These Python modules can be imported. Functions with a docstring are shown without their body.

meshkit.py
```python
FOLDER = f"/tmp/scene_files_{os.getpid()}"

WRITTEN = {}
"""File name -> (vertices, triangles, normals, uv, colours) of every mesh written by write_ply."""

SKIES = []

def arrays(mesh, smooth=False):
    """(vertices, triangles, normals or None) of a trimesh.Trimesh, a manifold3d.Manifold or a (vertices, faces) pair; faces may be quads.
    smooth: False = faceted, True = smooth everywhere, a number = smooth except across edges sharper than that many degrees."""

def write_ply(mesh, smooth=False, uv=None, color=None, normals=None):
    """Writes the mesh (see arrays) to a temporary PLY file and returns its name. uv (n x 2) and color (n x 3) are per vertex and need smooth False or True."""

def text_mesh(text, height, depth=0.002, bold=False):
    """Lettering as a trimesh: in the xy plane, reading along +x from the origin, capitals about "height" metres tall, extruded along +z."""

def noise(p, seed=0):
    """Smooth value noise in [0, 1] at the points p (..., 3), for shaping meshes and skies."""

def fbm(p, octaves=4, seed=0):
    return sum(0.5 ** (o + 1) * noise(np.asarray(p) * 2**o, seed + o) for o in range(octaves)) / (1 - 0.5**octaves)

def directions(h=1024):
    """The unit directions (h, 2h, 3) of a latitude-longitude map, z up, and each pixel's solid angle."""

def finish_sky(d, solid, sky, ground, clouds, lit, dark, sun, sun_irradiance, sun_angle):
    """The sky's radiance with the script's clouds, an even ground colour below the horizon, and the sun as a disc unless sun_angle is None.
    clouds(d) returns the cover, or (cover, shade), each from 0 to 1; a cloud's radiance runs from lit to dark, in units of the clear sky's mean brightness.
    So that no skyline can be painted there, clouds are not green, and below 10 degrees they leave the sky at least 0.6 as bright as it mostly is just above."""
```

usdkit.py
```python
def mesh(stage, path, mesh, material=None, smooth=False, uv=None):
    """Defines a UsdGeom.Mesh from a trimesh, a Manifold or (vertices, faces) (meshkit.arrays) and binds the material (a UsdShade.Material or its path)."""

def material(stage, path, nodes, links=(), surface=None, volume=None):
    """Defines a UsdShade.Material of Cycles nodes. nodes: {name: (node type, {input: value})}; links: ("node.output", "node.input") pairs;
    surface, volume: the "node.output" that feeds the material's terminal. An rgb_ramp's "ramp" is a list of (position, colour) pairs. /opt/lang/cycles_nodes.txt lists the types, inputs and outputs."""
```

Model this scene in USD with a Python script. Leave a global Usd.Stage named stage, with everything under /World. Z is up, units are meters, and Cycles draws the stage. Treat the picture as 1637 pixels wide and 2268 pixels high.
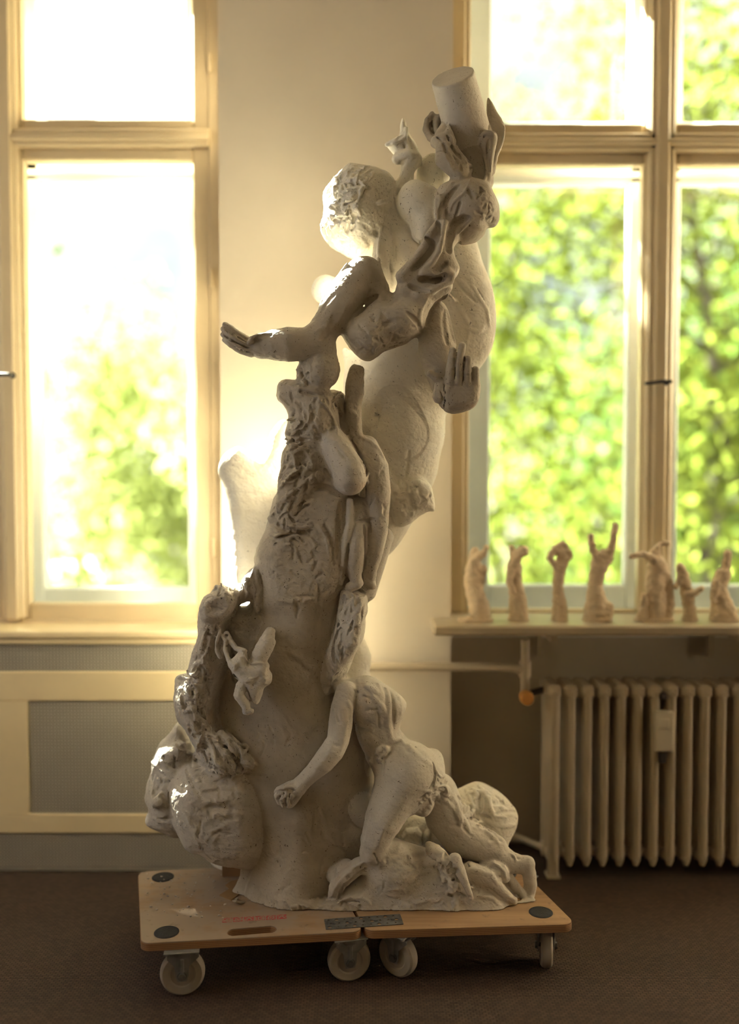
import math, random
import numpy as np, trimesh
import manifold3d as m3
from shapely.geometry import Polygon, Point, box as sbox
from shapely import affinity
from scipy.ndimage import gaussian_filter
from pxr import Usd, UsdGeom, UsdLux, UsdShade, Gf, Sdf, Vt
import usdkit, meshkit

stage = Usd.Stage.CreateInMemory()
UsdGeom.SetStageUpAxis(stage, 'Z')
UsdGeom.SetStageMetersPerUnit(stage, 1.0)
UsdGeom.Xform.Define(stage, '/World')
UsdGeom.Scope.Define(stage, '/World/Looks')

# ------------------------------------------------------------------ camera
IMW, IMH, FPX = 1637.0, 2268.0, 2000.0
CAM_H, PITCH = 1.5, math.radians(2.4)
APX = 24.0
cam = UsdGeom.Camera.Define(stage, '/World/camera')
cam.CreateHorizontalApertureAttr(APX)
cam.CreateVerticalApertureAttr(APX * IMH / IMW)
cam.CreateFocalLengthAttr(FPX / IMW * APX)
cam.CreateFStopAttr(0.5)
cam.CreateFocusDistanceAttr(2.74)
cam.CreateExposureAttr(0.12)
cam.AddTranslateOp().Set(Gf.Vec3d(0, 0, CAM_H))
cam.AddRotateXOp().Set(90 - math.degrees(PITCH))

CP, SP = math.cos(PITCH), math.sin(PITCH)


def ray(px, py):
    """Direction through a photo pixel, scaled so that its y component is 1."""
    u, v = (np.asarray(px, float) - IMW / 2) / FPX, (IMH / 2 - np.asarray(py, float)) / FPX
    y, z = CP + v * SP, -SP + v * CP
    return np.stack([u / y, np.ones_like(u / y), z / y], -1)


def at(px, py, Y):
    """The point of the wall-parallel plane y = Y that the photo shows at this pixel."""
    return ray(px, py) * np.asarray(Y, float)[..., None] + np.array([0, 0, CAM_H])


def on(px, py, z):
    """The point of the level plane at height z that the photo shows at this pixel."""
    r = ray(px, py)
    return r * ((z - CAM_H) / r[..., 2])[..., None] + np.array([0, 0, CAM_H])


# ------------------------------------------------------------------ sky and sun
SUN_EL, SUN_AZ = 39.0, -49.0       # the sun stands beyond the window wall, to the left
SKY = usdkit.material(stage, '/World/Looks/sky', {
    'tc': ('texture_coordinate', {}),
    'sky': ('sky_texture', {'sky_type': 'hosek_wilkie', 'sun_disc': False, 'turbidity': 3.0, 'ground_albedo': 0.3,
                            'sun_direction': (math.sin(math.radians(SUN_AZ)) * math.cos(math.radians(SUN_EL)), math.cos(math.radians(SUN_AZ)) * math.cos(math.radians(SUN_EL)), math.sin(math.radians(SUN_EL)))}),
    'n': ('noise_texture', {'scale': 2.2, 'detail': 5.0, 'roughness': 0.6}),
    'r': ('rgb_ramp', {'ramp': [(0.32, (0, 0, 0)), (0.56, (1, 1, 1))]}),
    'mx': ('mix_color', {'b': (1.0, 1.0, 1.0)}),
    'bg': ('background_shader', {'strength': 1.9})},
    [('tc.generated', 'n.vector'), ('n.fac', 'r.fac'), ('r.color', 'mx.fac'), ('sky.color', 'mx.a'), ('mx.result', 'bg.color')], surface='bg.background')
dome = UsdLux.DomeLight.Define(stage, '/World/sky')
UsdShade.MaterialBindingAPI.Apply(dome.GetPrim()).Bind(SKY)
sun = UsdLux.DistantLight.Define(stage, '/World/sun')
sun.CreateAngleAttr(0.6)
sun.CreateIntensityAttr(700000.0)
sun.CreateColorAttr(Gf.Vec3f(1.0, 0.94, 0.84))
sun.AddRotateZOp().Set(-SUN_AZ)
sun.AddRotateXOp().Set(-(90 - SUN_EL))

# ------------------------------------------------------------------ helpers
USED = {}


def numbered(parent, name):
    k = (parent, name)
    n = USED.get(k, 0)
    USED[k] = n + 1
    return f'{parent}/{name}' + (f'_{n:03d}' if n else '')


def tag(prim, label=None, cat=None, group=None, kind=None):
    p = prim.GetPrim() if hasattr(prim, 'GetPrim') else prim
    for k, v in (('label', label), ('category', cat), ('group', group), ('kind', kind)):
        if v:
            p.SetCustomDataByKey(k, v)
    return p


def thing(name, label=None, cat=None, loc=(0, 0, 0), rz=0.0, group=None, kind=None, parent='/World'):
    x = UsdGeom.Xform.Define(stage, numbered(parent, name))
    if any(loc) or rz:
        x.AddTranslateOp().Set(Gf.Vec3d(*map(float, loc)))
    if rz:
        x.AddRotateZOp().Set(rz)
    tag(x, label, cat, group, kind)
    return str(x.GetPath())


def obj(name, mesh, mat, parent='/World', smooth=30, label=None, cat=None, group=None, kind=None):
    m = usdkit.mesh(stage, numbered(parent, name), mesh, mat, smooth)
    tag(m, label, cat, group, kind)
    return str(m.GetPath())


def cat(*ms):
    out = []
    for m in ms:
        out += list(m) if isinstance(m, (list, tuple)) else [m]
    return trimesh.util.concatenate(out)


def bx(x0, x1, y0, y1, z0, z1, ch=0.0):
    """A box, its edges chamfered by ch."""
    e = np.array([x1 - x0, y1 - y0, z1 - z0], float)
    c = np.array([x0 + x1, y0 + y1, z0 + z1], float) / 2
    if ch <= 0:
        m = trimesh.creation.box(e)
    else:
        ch = min(ch, *(e * 0.45))
        pts = []
        for s in np.ndindex(2, 2, 2):
            s = np.array(s) * 2 - 1
            for k in range(3):
                d = np.full(3, ch)
                d[k] = 0
                pts.append(s * (e / 2 - d))
        m = trimesh.convex.convex_hull(np.array(pts))
    m.apply_translation(c)
    return m


def tube(pts, r, n=12, caps=True):
    """A swept round bar through the points; r one radius or one for each point."""
    p = np.asarray(pts, float)
    r = np.broadcast_to(np.asarray(r, float), len(p))
    t = np.gradient(p, axis=0)
    t /= np.linalg.norm(t, axis=1, keepdims=True) + 1e-12
    ref = np.array([0, 0, 1.0]) if abs(t[0, 2]) < 0.8 else np.array([1.0, 0, 0])
    v = []
    for i in range(len(p)):
        a = np.cross(t[i], ref)
        a /= np.linalg.norm(a) + 1e-12
        b = np.cross(t[i], a)
        ref = np.cross(a, t[i])
        an = np.arange(n) / n * 2 * np.pi
        v.append(p[i] + r[i] * (np.cos(an)[:, None] * a + np.sin(an)[:, None] * b))
    V = np.vstack(v)
    f = []
    for i in range(len(p) - 1):
        for j in range(n):
            k = (j + 1) % n
            f += [[i * n + j, i * n + k, (i + 1) * n + k], [i * n + j, (i + 1) * n + k, (i + 1) * n + j]]
    if caps:
        V = np.vstack([V, p[:1], p[-1:]])
        for j in range(n):
            k = (j + 1) % n
            f += [[len(V) - 2, k, j], [len(V) - 1, (len(p) - 1) * n + j, (len(p) - 1) * n + k]]
    m = trimesh.Trimesh(V, np.array(f), process=False)
    m.fix_normals()
    return m


def lathe(profile, n=32, axis='z'):
    m = trimesh.creation.revolve(np.asarray(profile, float), sections=n)
    if axis == 'y':
        m.apply_transform(trimesh.transformations.rotation_matrix(-np.pi / 2, [1, 0, 0]))
    if axis == 'x':
        m.apply_transform(trimesh.transformations.rotation_matrix(np.pi / 2, [0, 1, 0]))
    return m


def moved(m, loc=(0, 0, 0), rz=0.0, rx=0.0, ry=0.0):
    m = m.copy()
    for a, ax in ((rx, [1, 0, 0]), (ry, [0, 1, 0]), (rz, [0, 0, 1])):
        if a:
            m.apply_transform(trimesh.transformations.rotation_matrix(math.radians(a), ax))
    m.apply_translation(loc)
    return m


def extrude(poly, h):
    return trimesh.creation.extrude_polygon(poly, h, engine='earcut')


# ------------------------------------------------------------------ materials
def paint(name, rgb, rough=0.5, var=0.08, scale=6.0, bump=0.0, bscale=60.0, spec=0.4, rgb2=None, detail=4.0):
    c = np.array(rgb)
    c2 = np.array(rgb2) if rgb2 is not None else c * (1 - var)
    c1 = c if rgb2 is not None else np.minimum(c * (1 + var * 0.5), 1)
    return usdkit.material(stage, '/World/Looks/' + name, {
        'g': ('geometry', {}),
        'n': ('noise_texture', {'scale': scale, 'detail': detail, 'roughness': 0.6}),
        'r': ('rgb_ramp', {'ramp': [(0.3, tuple(c2)), (0.7, tuple(c1))]}),
        'nb': ('noise_texture', {'scale': bscale, 'detail': 3.0}),
        'b': ('bump', {'strength': bump, 'distance': 0.004}),
        'p': ('principled_bsdf', {'roughness': rough, 'specular_ior_level': spec})},
        [('g.position', 'n.vector'), ('n.fac', 'r.fac'), ('r.color', 'p.base_color'), ('g.position', 'nb.vector')] +
        ([('nb.fac', 'b.height'), ('b.normal', 'p.normal')] if bump else []), surface='p.BSDF')


M = {}
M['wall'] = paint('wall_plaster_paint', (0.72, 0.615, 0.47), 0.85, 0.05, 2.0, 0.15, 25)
M['wall_low'] = paint('niche_shaded_paint', (0.50, 0.42, 0.31), 0.85, 0.08, 3.0, 0.1, 25)  # wall paint darkened for the shade inside the niche
M['wall_front'] = paint('unseen_back_wall_dark', (0.22, 0.185, 0.15), 0.85, 0.05, 2.0)  # wall out of view, kept dark to cut the bounce light
M['wall_side'] = paint('unseen_side_wall_dark', (0.40, 0.335, 0.26), 0.85, 0.05, 2.0)  # side walls out of view, darkened to weaken the bounce
M['ceil'] = paint('unseen_ceiling_dark', (0.42, 0.37, 0.30), 0.9, 0.04, 2.0)  # ceiling out of view, darkened so less light bounces down
M['frame'] = paint('window_cream_paint', (0.60, 0.47, 0.29), 0.42, 0.06, 5.0, 0.06, 40)
M['white'] = paint('window_white_paint', (0.80, 0.80, 0.76), 0.45, 0.05, 5.0)
M['cover'] = paint('cover_yellow_paint', (0.74, 0.58, 0.33), 0.5, 0.06, 4.0)
M['grille'] = paint('grille_grey_paint', (0.42, 0.36, 0.27), 0.55, 0.06, 8.0)
M['dark'] = paint('cavity_shade', (0.03, 0.026, 0.02), 0.9)  # near black, stands for the shade behind the grilles
M['rad'] = paint('radiator_enamel', (0.46, 0.37, 0.25), 0.4, 0.06, 8.0, 0.05, 50)
M['brass'] = paint('valve_knob_orange', (0.55, 0.24, 0.06), 0.45, 0.1, 20.0)
M['meter'] = paint('meter_plastic', (0.60, 0.52, 0.38), 0.5, 0.04)
M['iron'] = paint('dark_metal', (0.06, 0.05, 0.045), 0.45, 0.2, 30.0)
M['terra'] = paint('maquette_clay', (0.72, 0.56, 0.38), 0.8, 0.15, 25.0, 0.3, 90)
M['outer'] = paint('facade_plaster', (0.55, 0.50, 0.42), 0.9)
M['glass'] = usdkit.material(stage, '/World/Looks/pane_glass', {
    't': ('transparent_bsdf', {'color': (0.96, 0.98, 0.96)}),
    'g': ('glossy_bsdf', {'color': (0.9, 0.9, 0.9), 'roughness': 0.03}), 'm': ('mix_closure', {'fac': 0.05})},
    [('t.BSDF', 'm.closure1'), ('g.BSDF', 'm.closure2')], surface='m.closure')
# woven sisal floor covering: rows of small stitches, colour variation between them
M['floor'] = usdkit.material(stage, '/World/Looks/sisal_floor', {
    'g': ('geometry', {}),
    'mp': ('mapping', {'scale': (1, 1, 1)}),
    'br': ('brick_texture', {'scale': 1.0, 'brick_width': 0.017, 'row_height': 0.0085, 'mortar_size': 0.0016, 'mortar_smooth': 0.8, 'color1': (0.105, 0.068, 0.046), 'color2': (0.07, 0.045, 0.031), 'mortar': (0.018, 0.012, 0.008)}),
    'n': ('noise_texture', {'scale': 1.8, 'detail': 4.0}),
    'r': ('rgb_ramp', {'ramp': [(0.3, (0.8, 0.8, 0.8)), (0.7, (1.15, 1.1, 1.05))]}),
    'mx': ('mix_color', {'blend_type': 'multiply', 'fac': 1.0, 'use_clamp': False}),
    'iv': ('invert', {}),
    'b': ('bump', {'strength': 0.7, 'distance': 0.003}),
    'p': ('principled_bsdf', {'roughness': 0.75, 'specular_ior_level': 0.3})},
    [('g.position', 'mp.vector'), ('mp.vector', 'br.vector'), ('g.position', 'n.vector'), ('n.fac', 'r.fac'), ('br.color', 'mx.a'), ('r.color', 'mx.b'), ('mx.result', 'p.base_color'),
     ('br.fac', 'iv.color'), ('iv.color', 'b.height'), ('b.normal', 'p.normal')], surface='p.BSDF')
# plaster: warm white, dirty in broad clouds, with rust spots, small dark nicks and scratches
def plaster(name, lo, hi, rust=0.5):
    return usdkit.material(stage, '/World/Looks/' + name, {
    'g': ('geometry', {}),
    'n1': ('noise_texture', {'scale': 5.0, 'detail': 6.0, 'roughness': 0.6}),
    'r1': ('rgb_ramp', {'ramp': [(0.3, lo), (0.62, hi)]}),
    'n2': ('noise_texture', {'scale': 9.0, 'detail': 3.0}),
    'r2': ('rgb_ramp', {'ramp': [(0.66, (0, 0, 0)), (0.78, (rust, rust, rust))]}),
    'm2': ('mix_color', {'b': (0.50, 0.30, 0.14)}),
    'n3': ('noise_texture', {'scale': 85.0, 'detail': 2.0, 'distortion': 2.5}),
    'r3': ('rgb_ramp', {'ramp': [(0.28, (0.9, 0.9, 0.9)), (0.325, (0, 0, 0))]}),
    'm3': ('mix_color', {'b': (0.12, 0.09, 0.06)}),
    'nb': ('noise_texture', {'scale': 170.0, 'detail': 5.0, 'roughness': 0.65}),
    'b1': ('bump', {'strength': 0.16, 'distance': 0.0025}),
    'mp': ('mapping', {'scale': (60, 60, 260), 'rotation': (0.3, 0.5, 0)}),
    'ns': ('noise_texture', {'scale': 1.0, 'detail': 2.0}),
    'b2': ('bump', {'strength': 0.25, 'distance': 0.002}),
    'p': ('principled_bsdf', {'roughness': 0.75, 'specular_ior_level': 0.3, 'subsurface_weight': 0.0})},
    [('g.position', 'n1.vector'), ('n1.fac', 'r1.fac'), ('g.position', 'n2.vector'), ('n2.fac', 'r2.fac'), ('r2.color', 'm2.fac'), ('r1.color', 'm2.a'),
     ('g.position', 'n3.vector'), ('n3.fac', 'r3.fac'), ('r3.color', 'm3.fac'), ('m2.result', 'm3.a'), ('m3.result', 'p.base_color'),
     ('g.position', 'nb.vector'), ('nb.fac', 'b1.height'), ('g.position', 'mp.vector'), ('mp.vector', 'ns.vector'), ('ns.fac', 'b2.height'), ('b1.normal', 'b2.normal'), ('b2.normal', 'p.normal')], surface='p.BSDF')


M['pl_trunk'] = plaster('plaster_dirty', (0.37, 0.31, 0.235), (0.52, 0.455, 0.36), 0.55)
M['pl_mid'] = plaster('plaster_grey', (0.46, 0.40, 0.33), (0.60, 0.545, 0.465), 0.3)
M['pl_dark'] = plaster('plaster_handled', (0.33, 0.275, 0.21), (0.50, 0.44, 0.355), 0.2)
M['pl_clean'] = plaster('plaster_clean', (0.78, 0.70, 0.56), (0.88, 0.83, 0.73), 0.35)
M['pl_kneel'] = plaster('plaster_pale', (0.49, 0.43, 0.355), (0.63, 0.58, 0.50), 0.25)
# ------------------------------------------------------------------ the room
YP = 3.42                      # face of the piers
YW = 3.55                      # inner window frames
YO = 3.77                      # outer sashes
YX = 3.92                      # outside of the wall
XL, XR, YB, ZC = -3.0, 5.2, -2.9, 3.95
Xa = lambda px, Y: float(at(px, 1050, Y)[0])
Za = lambda py, Y: float(at(IMW / 2, py, Y)[2])
HEAD = 3.72
PIER0, PIER1 = Xa(489, YP), Xa(1000, YP)
WIN = {1: (PIER0 - 1.66, PIER0), 2: (PIER1, PIER1 + 1.66)}     # wall openings

SIDE = [(WIN[2][1] + .87, WIN[2][1] + .87 + 1.66)]     # out of view: a further opening placed to let in daylight
obj('floor', bx(XL - .3, XR + .3, YB - .3, YP + .3, -0.12, 0), M['floor'], kind='structure')
obj('ceiling', bx(XL - .3, XR + .3, YB - .3, YX, ZC, ZC + .2), M['ceil'], kind='structure')
SILL_Z = Za(1408, YP)
NICHE = YP + 0.2
wb = [bx(PIER0, PIER1, YP, YX, 0, ZC), bx(XL - .3, WIN[1][0], YP, YX, 0, ZC), bx(WIN[2][1], SIDE[0][0], YP, YX, 0, ZC), bx(SIDE[0][1], XR + .3, YP, YX, 0, ZC)]
for a, b in list(WIN.values()) + SIDE:
    wb.append(bx(a, b, YP, YX, HEAD, ZC))
for a, b in SIDE:
    wb.append(bx(a, b, YP, YX, 0, .9))
obj('wall_back', cat(wb), M['wall'], kind='structure')
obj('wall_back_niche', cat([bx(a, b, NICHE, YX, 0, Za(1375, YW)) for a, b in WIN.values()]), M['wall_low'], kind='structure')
LW = [(1.35, 3.0)]                                 # unseen opening in the left wall, placed to light the left flanks
obj('wall_left', cat([bx(XL - .3, XL, a, b, 0, ZC) for a, b in ((YB, LW[0][0]), (LW[0][1], YP))] + [bx(XL - .3, XL, a, b, 0, .9) for a, b in LW] + [bx(XL - .3, XL, a, b, HEAD, ZC) for a, b in LW]), M['wall_side'], kind='structure')
obj('wall_right', bx(XR, XR + .3, YB, YP, 0, ZC), M['wall_side'], kind='structure')
obj('wall_front', bx(XL, XR, YB - .3, YB, 0, ZC), M['wall_front'], kind='structure')


def ring(x0, x1, z0, z1, l, r, b, t, y0, y1, ch=0.006):
    """A rectangular frame: outer size and the widths of its four bars."""
    return cat(bx(x0, x0 + l, y0, y1, z0, z1, ch), bx(x1 - r, x1, y0, y1, z0, z1, ch), bx(x0 + l, x1 - r, y0, y1, z0, z0 + b, ch), bx(x0 + l, x1 - r, y0, y1, z1 - t, z1, ch))


def handle_mesh(x, z, y):
    rose = moved(lathe([(0, 0), (.011, 0), (.012, .004), (.009, .008), (0, .008)], 16, 'y'), (x, y - .008, z), 0)
    stem = tube([(x, y, z), (x, y - .04, z)], .006, 10)
    arm = tube([(x + .008, y - .042, z), (x - .03, y - .045, z), (x - .075, y - .043, z - .006), (x - .095, y - .04, z - .008)], [.007, .008, .007, .006], 10)
    return cat(rose, stem, arm)


def window(n, label, px):
    """A double (box type) casement window. px: pixel columns of the photo for the visible leaf and the mullion."""
    a, b = WIN[n]
    w = thing(f'window_{n}', kind='structure', label=label)
    zb, zt = px['bot'], HEAD
    z_tr0, z_tr1 = Za(px['tr'][0], YW), Za(px['tr'][1], YW)          # lower and upper edge of the transom
    y0, y1 = YW - .03, YW + .045
    m0, m1 = Xa(px['mull'][0], YW), Xa(px['mull'][1], YW)
    obj('window_frame', ring(a, b, zb - .05, zt, .06, .06, .05, .06, YW - .015, YW + .06), M['frame'], w)
    obj('transom', cat(bx(a + .05, b - .05, y0, y1, z_tr0 + .01, z_tr1 - .01, .008), bx(a + .05, b - .05, y0 - .012, y0 + .01, z_tr0 + .03, z_tr0 + .055, .006)), M['frame'], w)
    obj('mullion', cat(bx(m0 + .012, m1 - .012, y0, y1, zb, zt - .05, .012), bx((m0 + m1) / 2 - .028, (m0 + m1) / 2 + .028, y0 - .014, y0 + .01, zb, zt - .05, .01)), M['frame'], w)
    leaves = [(a + .045, m0 + .02, px['w'][0]), (m1 - .02, b - .045, px['w'][1])]
    for x0, x1, (l, r) in leaves:
        obj('sash', ring(x0, x1, zb - .01, z_tr0 + .012, l, r, px['rail'], .045, YW - .004, YW + .05), M['frame'], w)
        obj('pane', bx(x0 + l - .01, x1 - r + .01, YW + .02, YW + .024, zb + px['rail'] - .02, z_tr0 - .02), M['glass'], w, smooth=False)
        obj('sash', ring(x0, x1, z_tr1 - .012, zt - .05, l, r, .045, .05, YW - .004, YW + .05), M['frame'], w)
        obj('pane', bx(x0 + l - .01, x1 - r + .01, YW + .02, YW + .024, z_tr1 + .02, zt - .08), M['glass'], w, smooth=False)
    # box lining between the two sets of sashes
    obj('box_lining', cat(bx(a, a + .03, YW + .06, YO + .06, zb - .05, zt), bx(b - .03, b, YW + .06, YO + .06, zb - .05, zt), bx(a, b, YW + .06, YO + .06, zt - .03, zt), bx(a, b, YW + .06, YO + .06, zb - .08, zb + .0)), M['white'], w)
    oz0, oz1 = Za(px['otr'][0], YO), Za(px['otr'][1], YO)
    om0, om1 = Xa(px['omull'][0], YO), Xa(px['omull'][1], YO)
    ozb = Za(px['obot'], YO)
    oa, ob = px['oside']
    obj('outer_frame', cat(ring(a, b, zb - .05, zt, oa, ob, ozb - zb + .05, .1, YO, YO + .06), bx(a + .02, b - .02, YO - .004, YO + .05, oz0, oz1, .008), bx(om0, om1, YO - .004, YO + .05, zb, zt - .05, .008),
                           bx(a + .04, b - .04, YO - .02, YO + .0, oz0 + .02, oz0 + .045, .005)), M['white'], w)
    for x0, x1 in ((a + oa, om0), (om1, b - ob)):
        obj('outer_pane', bx(x0 - .005, x1 + .005, YO + .03, YO + .034, ozb - .005, oz0 + .005), M['glass'], w, smooth=False)
        obj('outer_pane', bx(x0 - .005, x1 + .005, YO + .03, YO + .034, oz1 - .005, zt - .095), M['glass'], w, smooth=False)
    hx, hz = (m0 + m1) / 2 + .02, Za(px['hand'], YW)
    obj('window_handle', handle_mesh(hx, hz, y0 - .014), M['iron'], w, label='dark window handle')
    obj('window_handle', handle_mesh(hx, z_tr1 + .5 if False else Za(-12, YW), y0 - .014), M['iron'], w, label='dark window handle')
    for sx in (a + .05, b - .05):
        for hz in (zb + .25, zb + 1.3, z_tr1 + .2):
            obj('hinge', tube([(sx, YW - .02, hz), (sx, YW - .02, hz + .07)], .008, 10), M['frame'], w)
    return w


window(1, 'cream painted double casement window left of the sculpture, sky above low foliage',
       dict(bot=Za(1372, YW), tr=(336, 283), mull=(0, 62), w=((.05, .05), (.02, .075)), rail=.075, otr=(402, 262), omull=(22, 96), obot=1302, oside=(.12, Xa(489, YP) - Xa(416, YO)), hand=835))
window(2, 'cream painted double casement window right of the sculpture, filled with green foliage',
       dict(bot=Za(1372, YW), tr=(346, 293), mull=(1416, 1490), w=((.035, .02), (.02, .05)), rail=.05, otr=(408, 270), omull=(1386, 1500), obot=1296, oside=(Xa(1084, YO) - PIER1, .12), hand=850))
for n, (a, b) in zip((3,), SIDE):
    w = thing(f'window_{n}', kind='structure')  # unseen window, placed to bring more daylight into the room
    zt0 = Za(310, YW)
    obj('window_frame', cat(ring(a, b, .9, HEAD, .07, .07, .08, .07, YW, YW + .07), bx(a, b, YW, YW + .07, zt0 - .06, zt0 + .06), bx((a + b) / 2 - .06, (a + b) / 2 + .06, YW, YW + .07, .9, HEAD)), M['frame'], w)
    obj('pane', bx(a + .06, b - .06, YW + .03, YW + .034, .95, HEAD - .06), M['glass'], w, smooth=False)
# exterior wall faces around the openings are part of wall_back; a parapet ledge outside
obj('trim_1', bx(WIN[1][0] - .1, WIN[1][1] + .1, YX, YX + .12, Za(1372, YW) - .12, Za(1372, YW) - .05, .01), M['outer'], kind='structure')
obj('trim_2', bx(WIN[2][0] - .1, WIN[2][1] + .1, YX, YX + .12, Za(1372, YW) - .12, Za(1372, YW) - .05, .01), M['outer'], kind='structure')

# ------------------------------------------------------------------ right sill with its brackets
YS = 3.24
zs1, zs0 = Za(1386, YS), Za(1409, YS)
sl = thing('window_sill', 'long grey-beige stone window sill carrying the row of maquettes', 'window sill')
obj('sill_slab', bx(Xa(962, YS), WIN[2][1] + .12, YS, YW + .03, zs0, zs1, .008), M['rad'], sl)
for px in (1216, 1620):
    x = Xa(px, YP)
    obj('bracket', cat(bx(x - .012, x + .012, YS + .06, NICHE + .01, zs0 - .03, zs0), bx(x - .012, x + .012, NICHE - .03, NICHE + .01, zs0 - .15, zs0)), M['rad'], sl)

# ------------------------------------------------------------------ left: radiator cover under window 1
YC = 3.35
c0, c1 = WIN[1][0] - .05, Xa(508, YC)
cz = lambda py: Za(py, YC)


def perforated(x0, x1, z0, z1, y, pitch=0.0126, hole=0.0042):
    """A sheet with rows of real round-cornered holes, every second row shifted by half a pitch."""
    nx, nz = max(1, round((x1 - x0) / pitch)), max(1, round((z1 - z0) / pitch))
    dx, dz = (x1 - x0) / nx, (z1 - z0) / nz
    an = (np.arange(8) + .5) / 8 * 2 * np.pi
    oc = np.stack([np.cos(an), np.sin(an)], 1) * hole
    sq = np.array([(1, .4142), (.4142, 1), (-.4142, 1), (-1, .4142), (-1, -.4142), (-.4142, -1), (.4142, -1), (1, -.4142)]) * np.array([dx, dz]) / 2
    co = np.array([(1, 1), (-1, 1), (-1, -1), (1, -1)]) * np.array([dx, dz]) / 2
    cell = np.vstack([oc, sq, co])
    f = []
    for k in range(8):
        n = (k + 1) % 8
        f += [[k, 8 + k, 8 + n], [k, 8 + n, n]]
    for q, (i, j) in enumerate(((0, 1), (2, 3), (4, 5), (6, 7))):
        f.append([8 + i, 16 + q, 8 + j])
    f = np.array(f)
    cx, czz = np.meshgrid(x0 + (np.arange(nx) + .5) * dx, z0 + (np.arange(nz) + .5) * dz)
    c = np.stack([cx.ravel(), czz.ravel()], 1)
    v = (c[:, None] + cell[None]).reshape(-1, 2)
    F = (f[None] + (np.arange(len(c)) * 20)[:, None, None]).reshape(-1, 3)
    m = trimesh.Trimesh(np.stack([v[:, 0], np.full(len(v), y), v[:, 1]], 1), F, process=False)
    return m


rc = thing('radiator_cover', 'yellow painted radiator cover with grey perforated grilles under the left window', 'radiator cover')
ztop = cz(1397)
g1, g2 = (cz(1487), cz(1424)), (cz(1803), cz(1553))
g3 = (cz(1938), cz(1846))
gx0 = Xa(52, YC)
bars = [bx(c0, c1, YC, YC + .02, g1[1], ztop - .028, .004), bx(c0, c1, YC, YC + .02, g2[1], g1[0], .004), bx(c0, c1, YC, YC + .02, g3[1], g2[0], .004),
        bx(gx0 - .12, gx0, YC, YC + .02, g2[0], g2[1]), bx(c1 - .045, c1, YC, YC + .02, g2[0], g2[1]), bx(c1 - .02, c1, YC, YC + .02, 0, g1[1]), bx(c0, c1, YC, YC + .02, 0, g3[0], .003),
        bx(c1 - .02, c1, YC + .02, NICHE, 0, ztop - .02)]
obj('cover_body', cat(bars), M['cover'], rc)
obj('cover_top', cat(bx(c0, c1 + .015, YC - .02, YW + .0, ztop - .026, ztop, .006), bx(c0, c1 + .008, YC - .008, YC + .02, ztop - .05, ztop - .026, .004)), M['cover'], rc)
obj('grille', perforated(c0, c1 - .02, *g1, YC + .006), M['grille'], rc, smooth=False)
obj('grille', perforated(gx0, c1 - .045, *g2, YC + .006), M['grille'], rc, smooth=False)
obj('grille', perforated(gx0 - .9, gx0 - .12, *g2, YC + .006), M['grille'], rc, smooth=False)
obj('grille', perforated(c0, c1 - .02, *g3, YC + .006), M['grille'], rc, smooth=False)
obj('cavity_shade_sheet', bx(c0, c1 - .02, YC + .03, YC + .034, 0.01, g1[1] + .01), M['dark'], rc, label='dark sheet standing for the shade behind the grilles')  # flat dark sheet in place of the shade in the hollow

# ------------------------------------------------------------------ radiator under window 2
YR = 3.29
zr1, zr0 = Za(1520, YR), Za(1924, YR)
rad = thing('radiator', 'beige ribbed steel column radiator under the right window', 'radiator')
pitch = Xa(1310, YR) - Xa(1272.3, YR)
xr0 = Xa(1234, YR)
NSEC = 17


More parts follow.
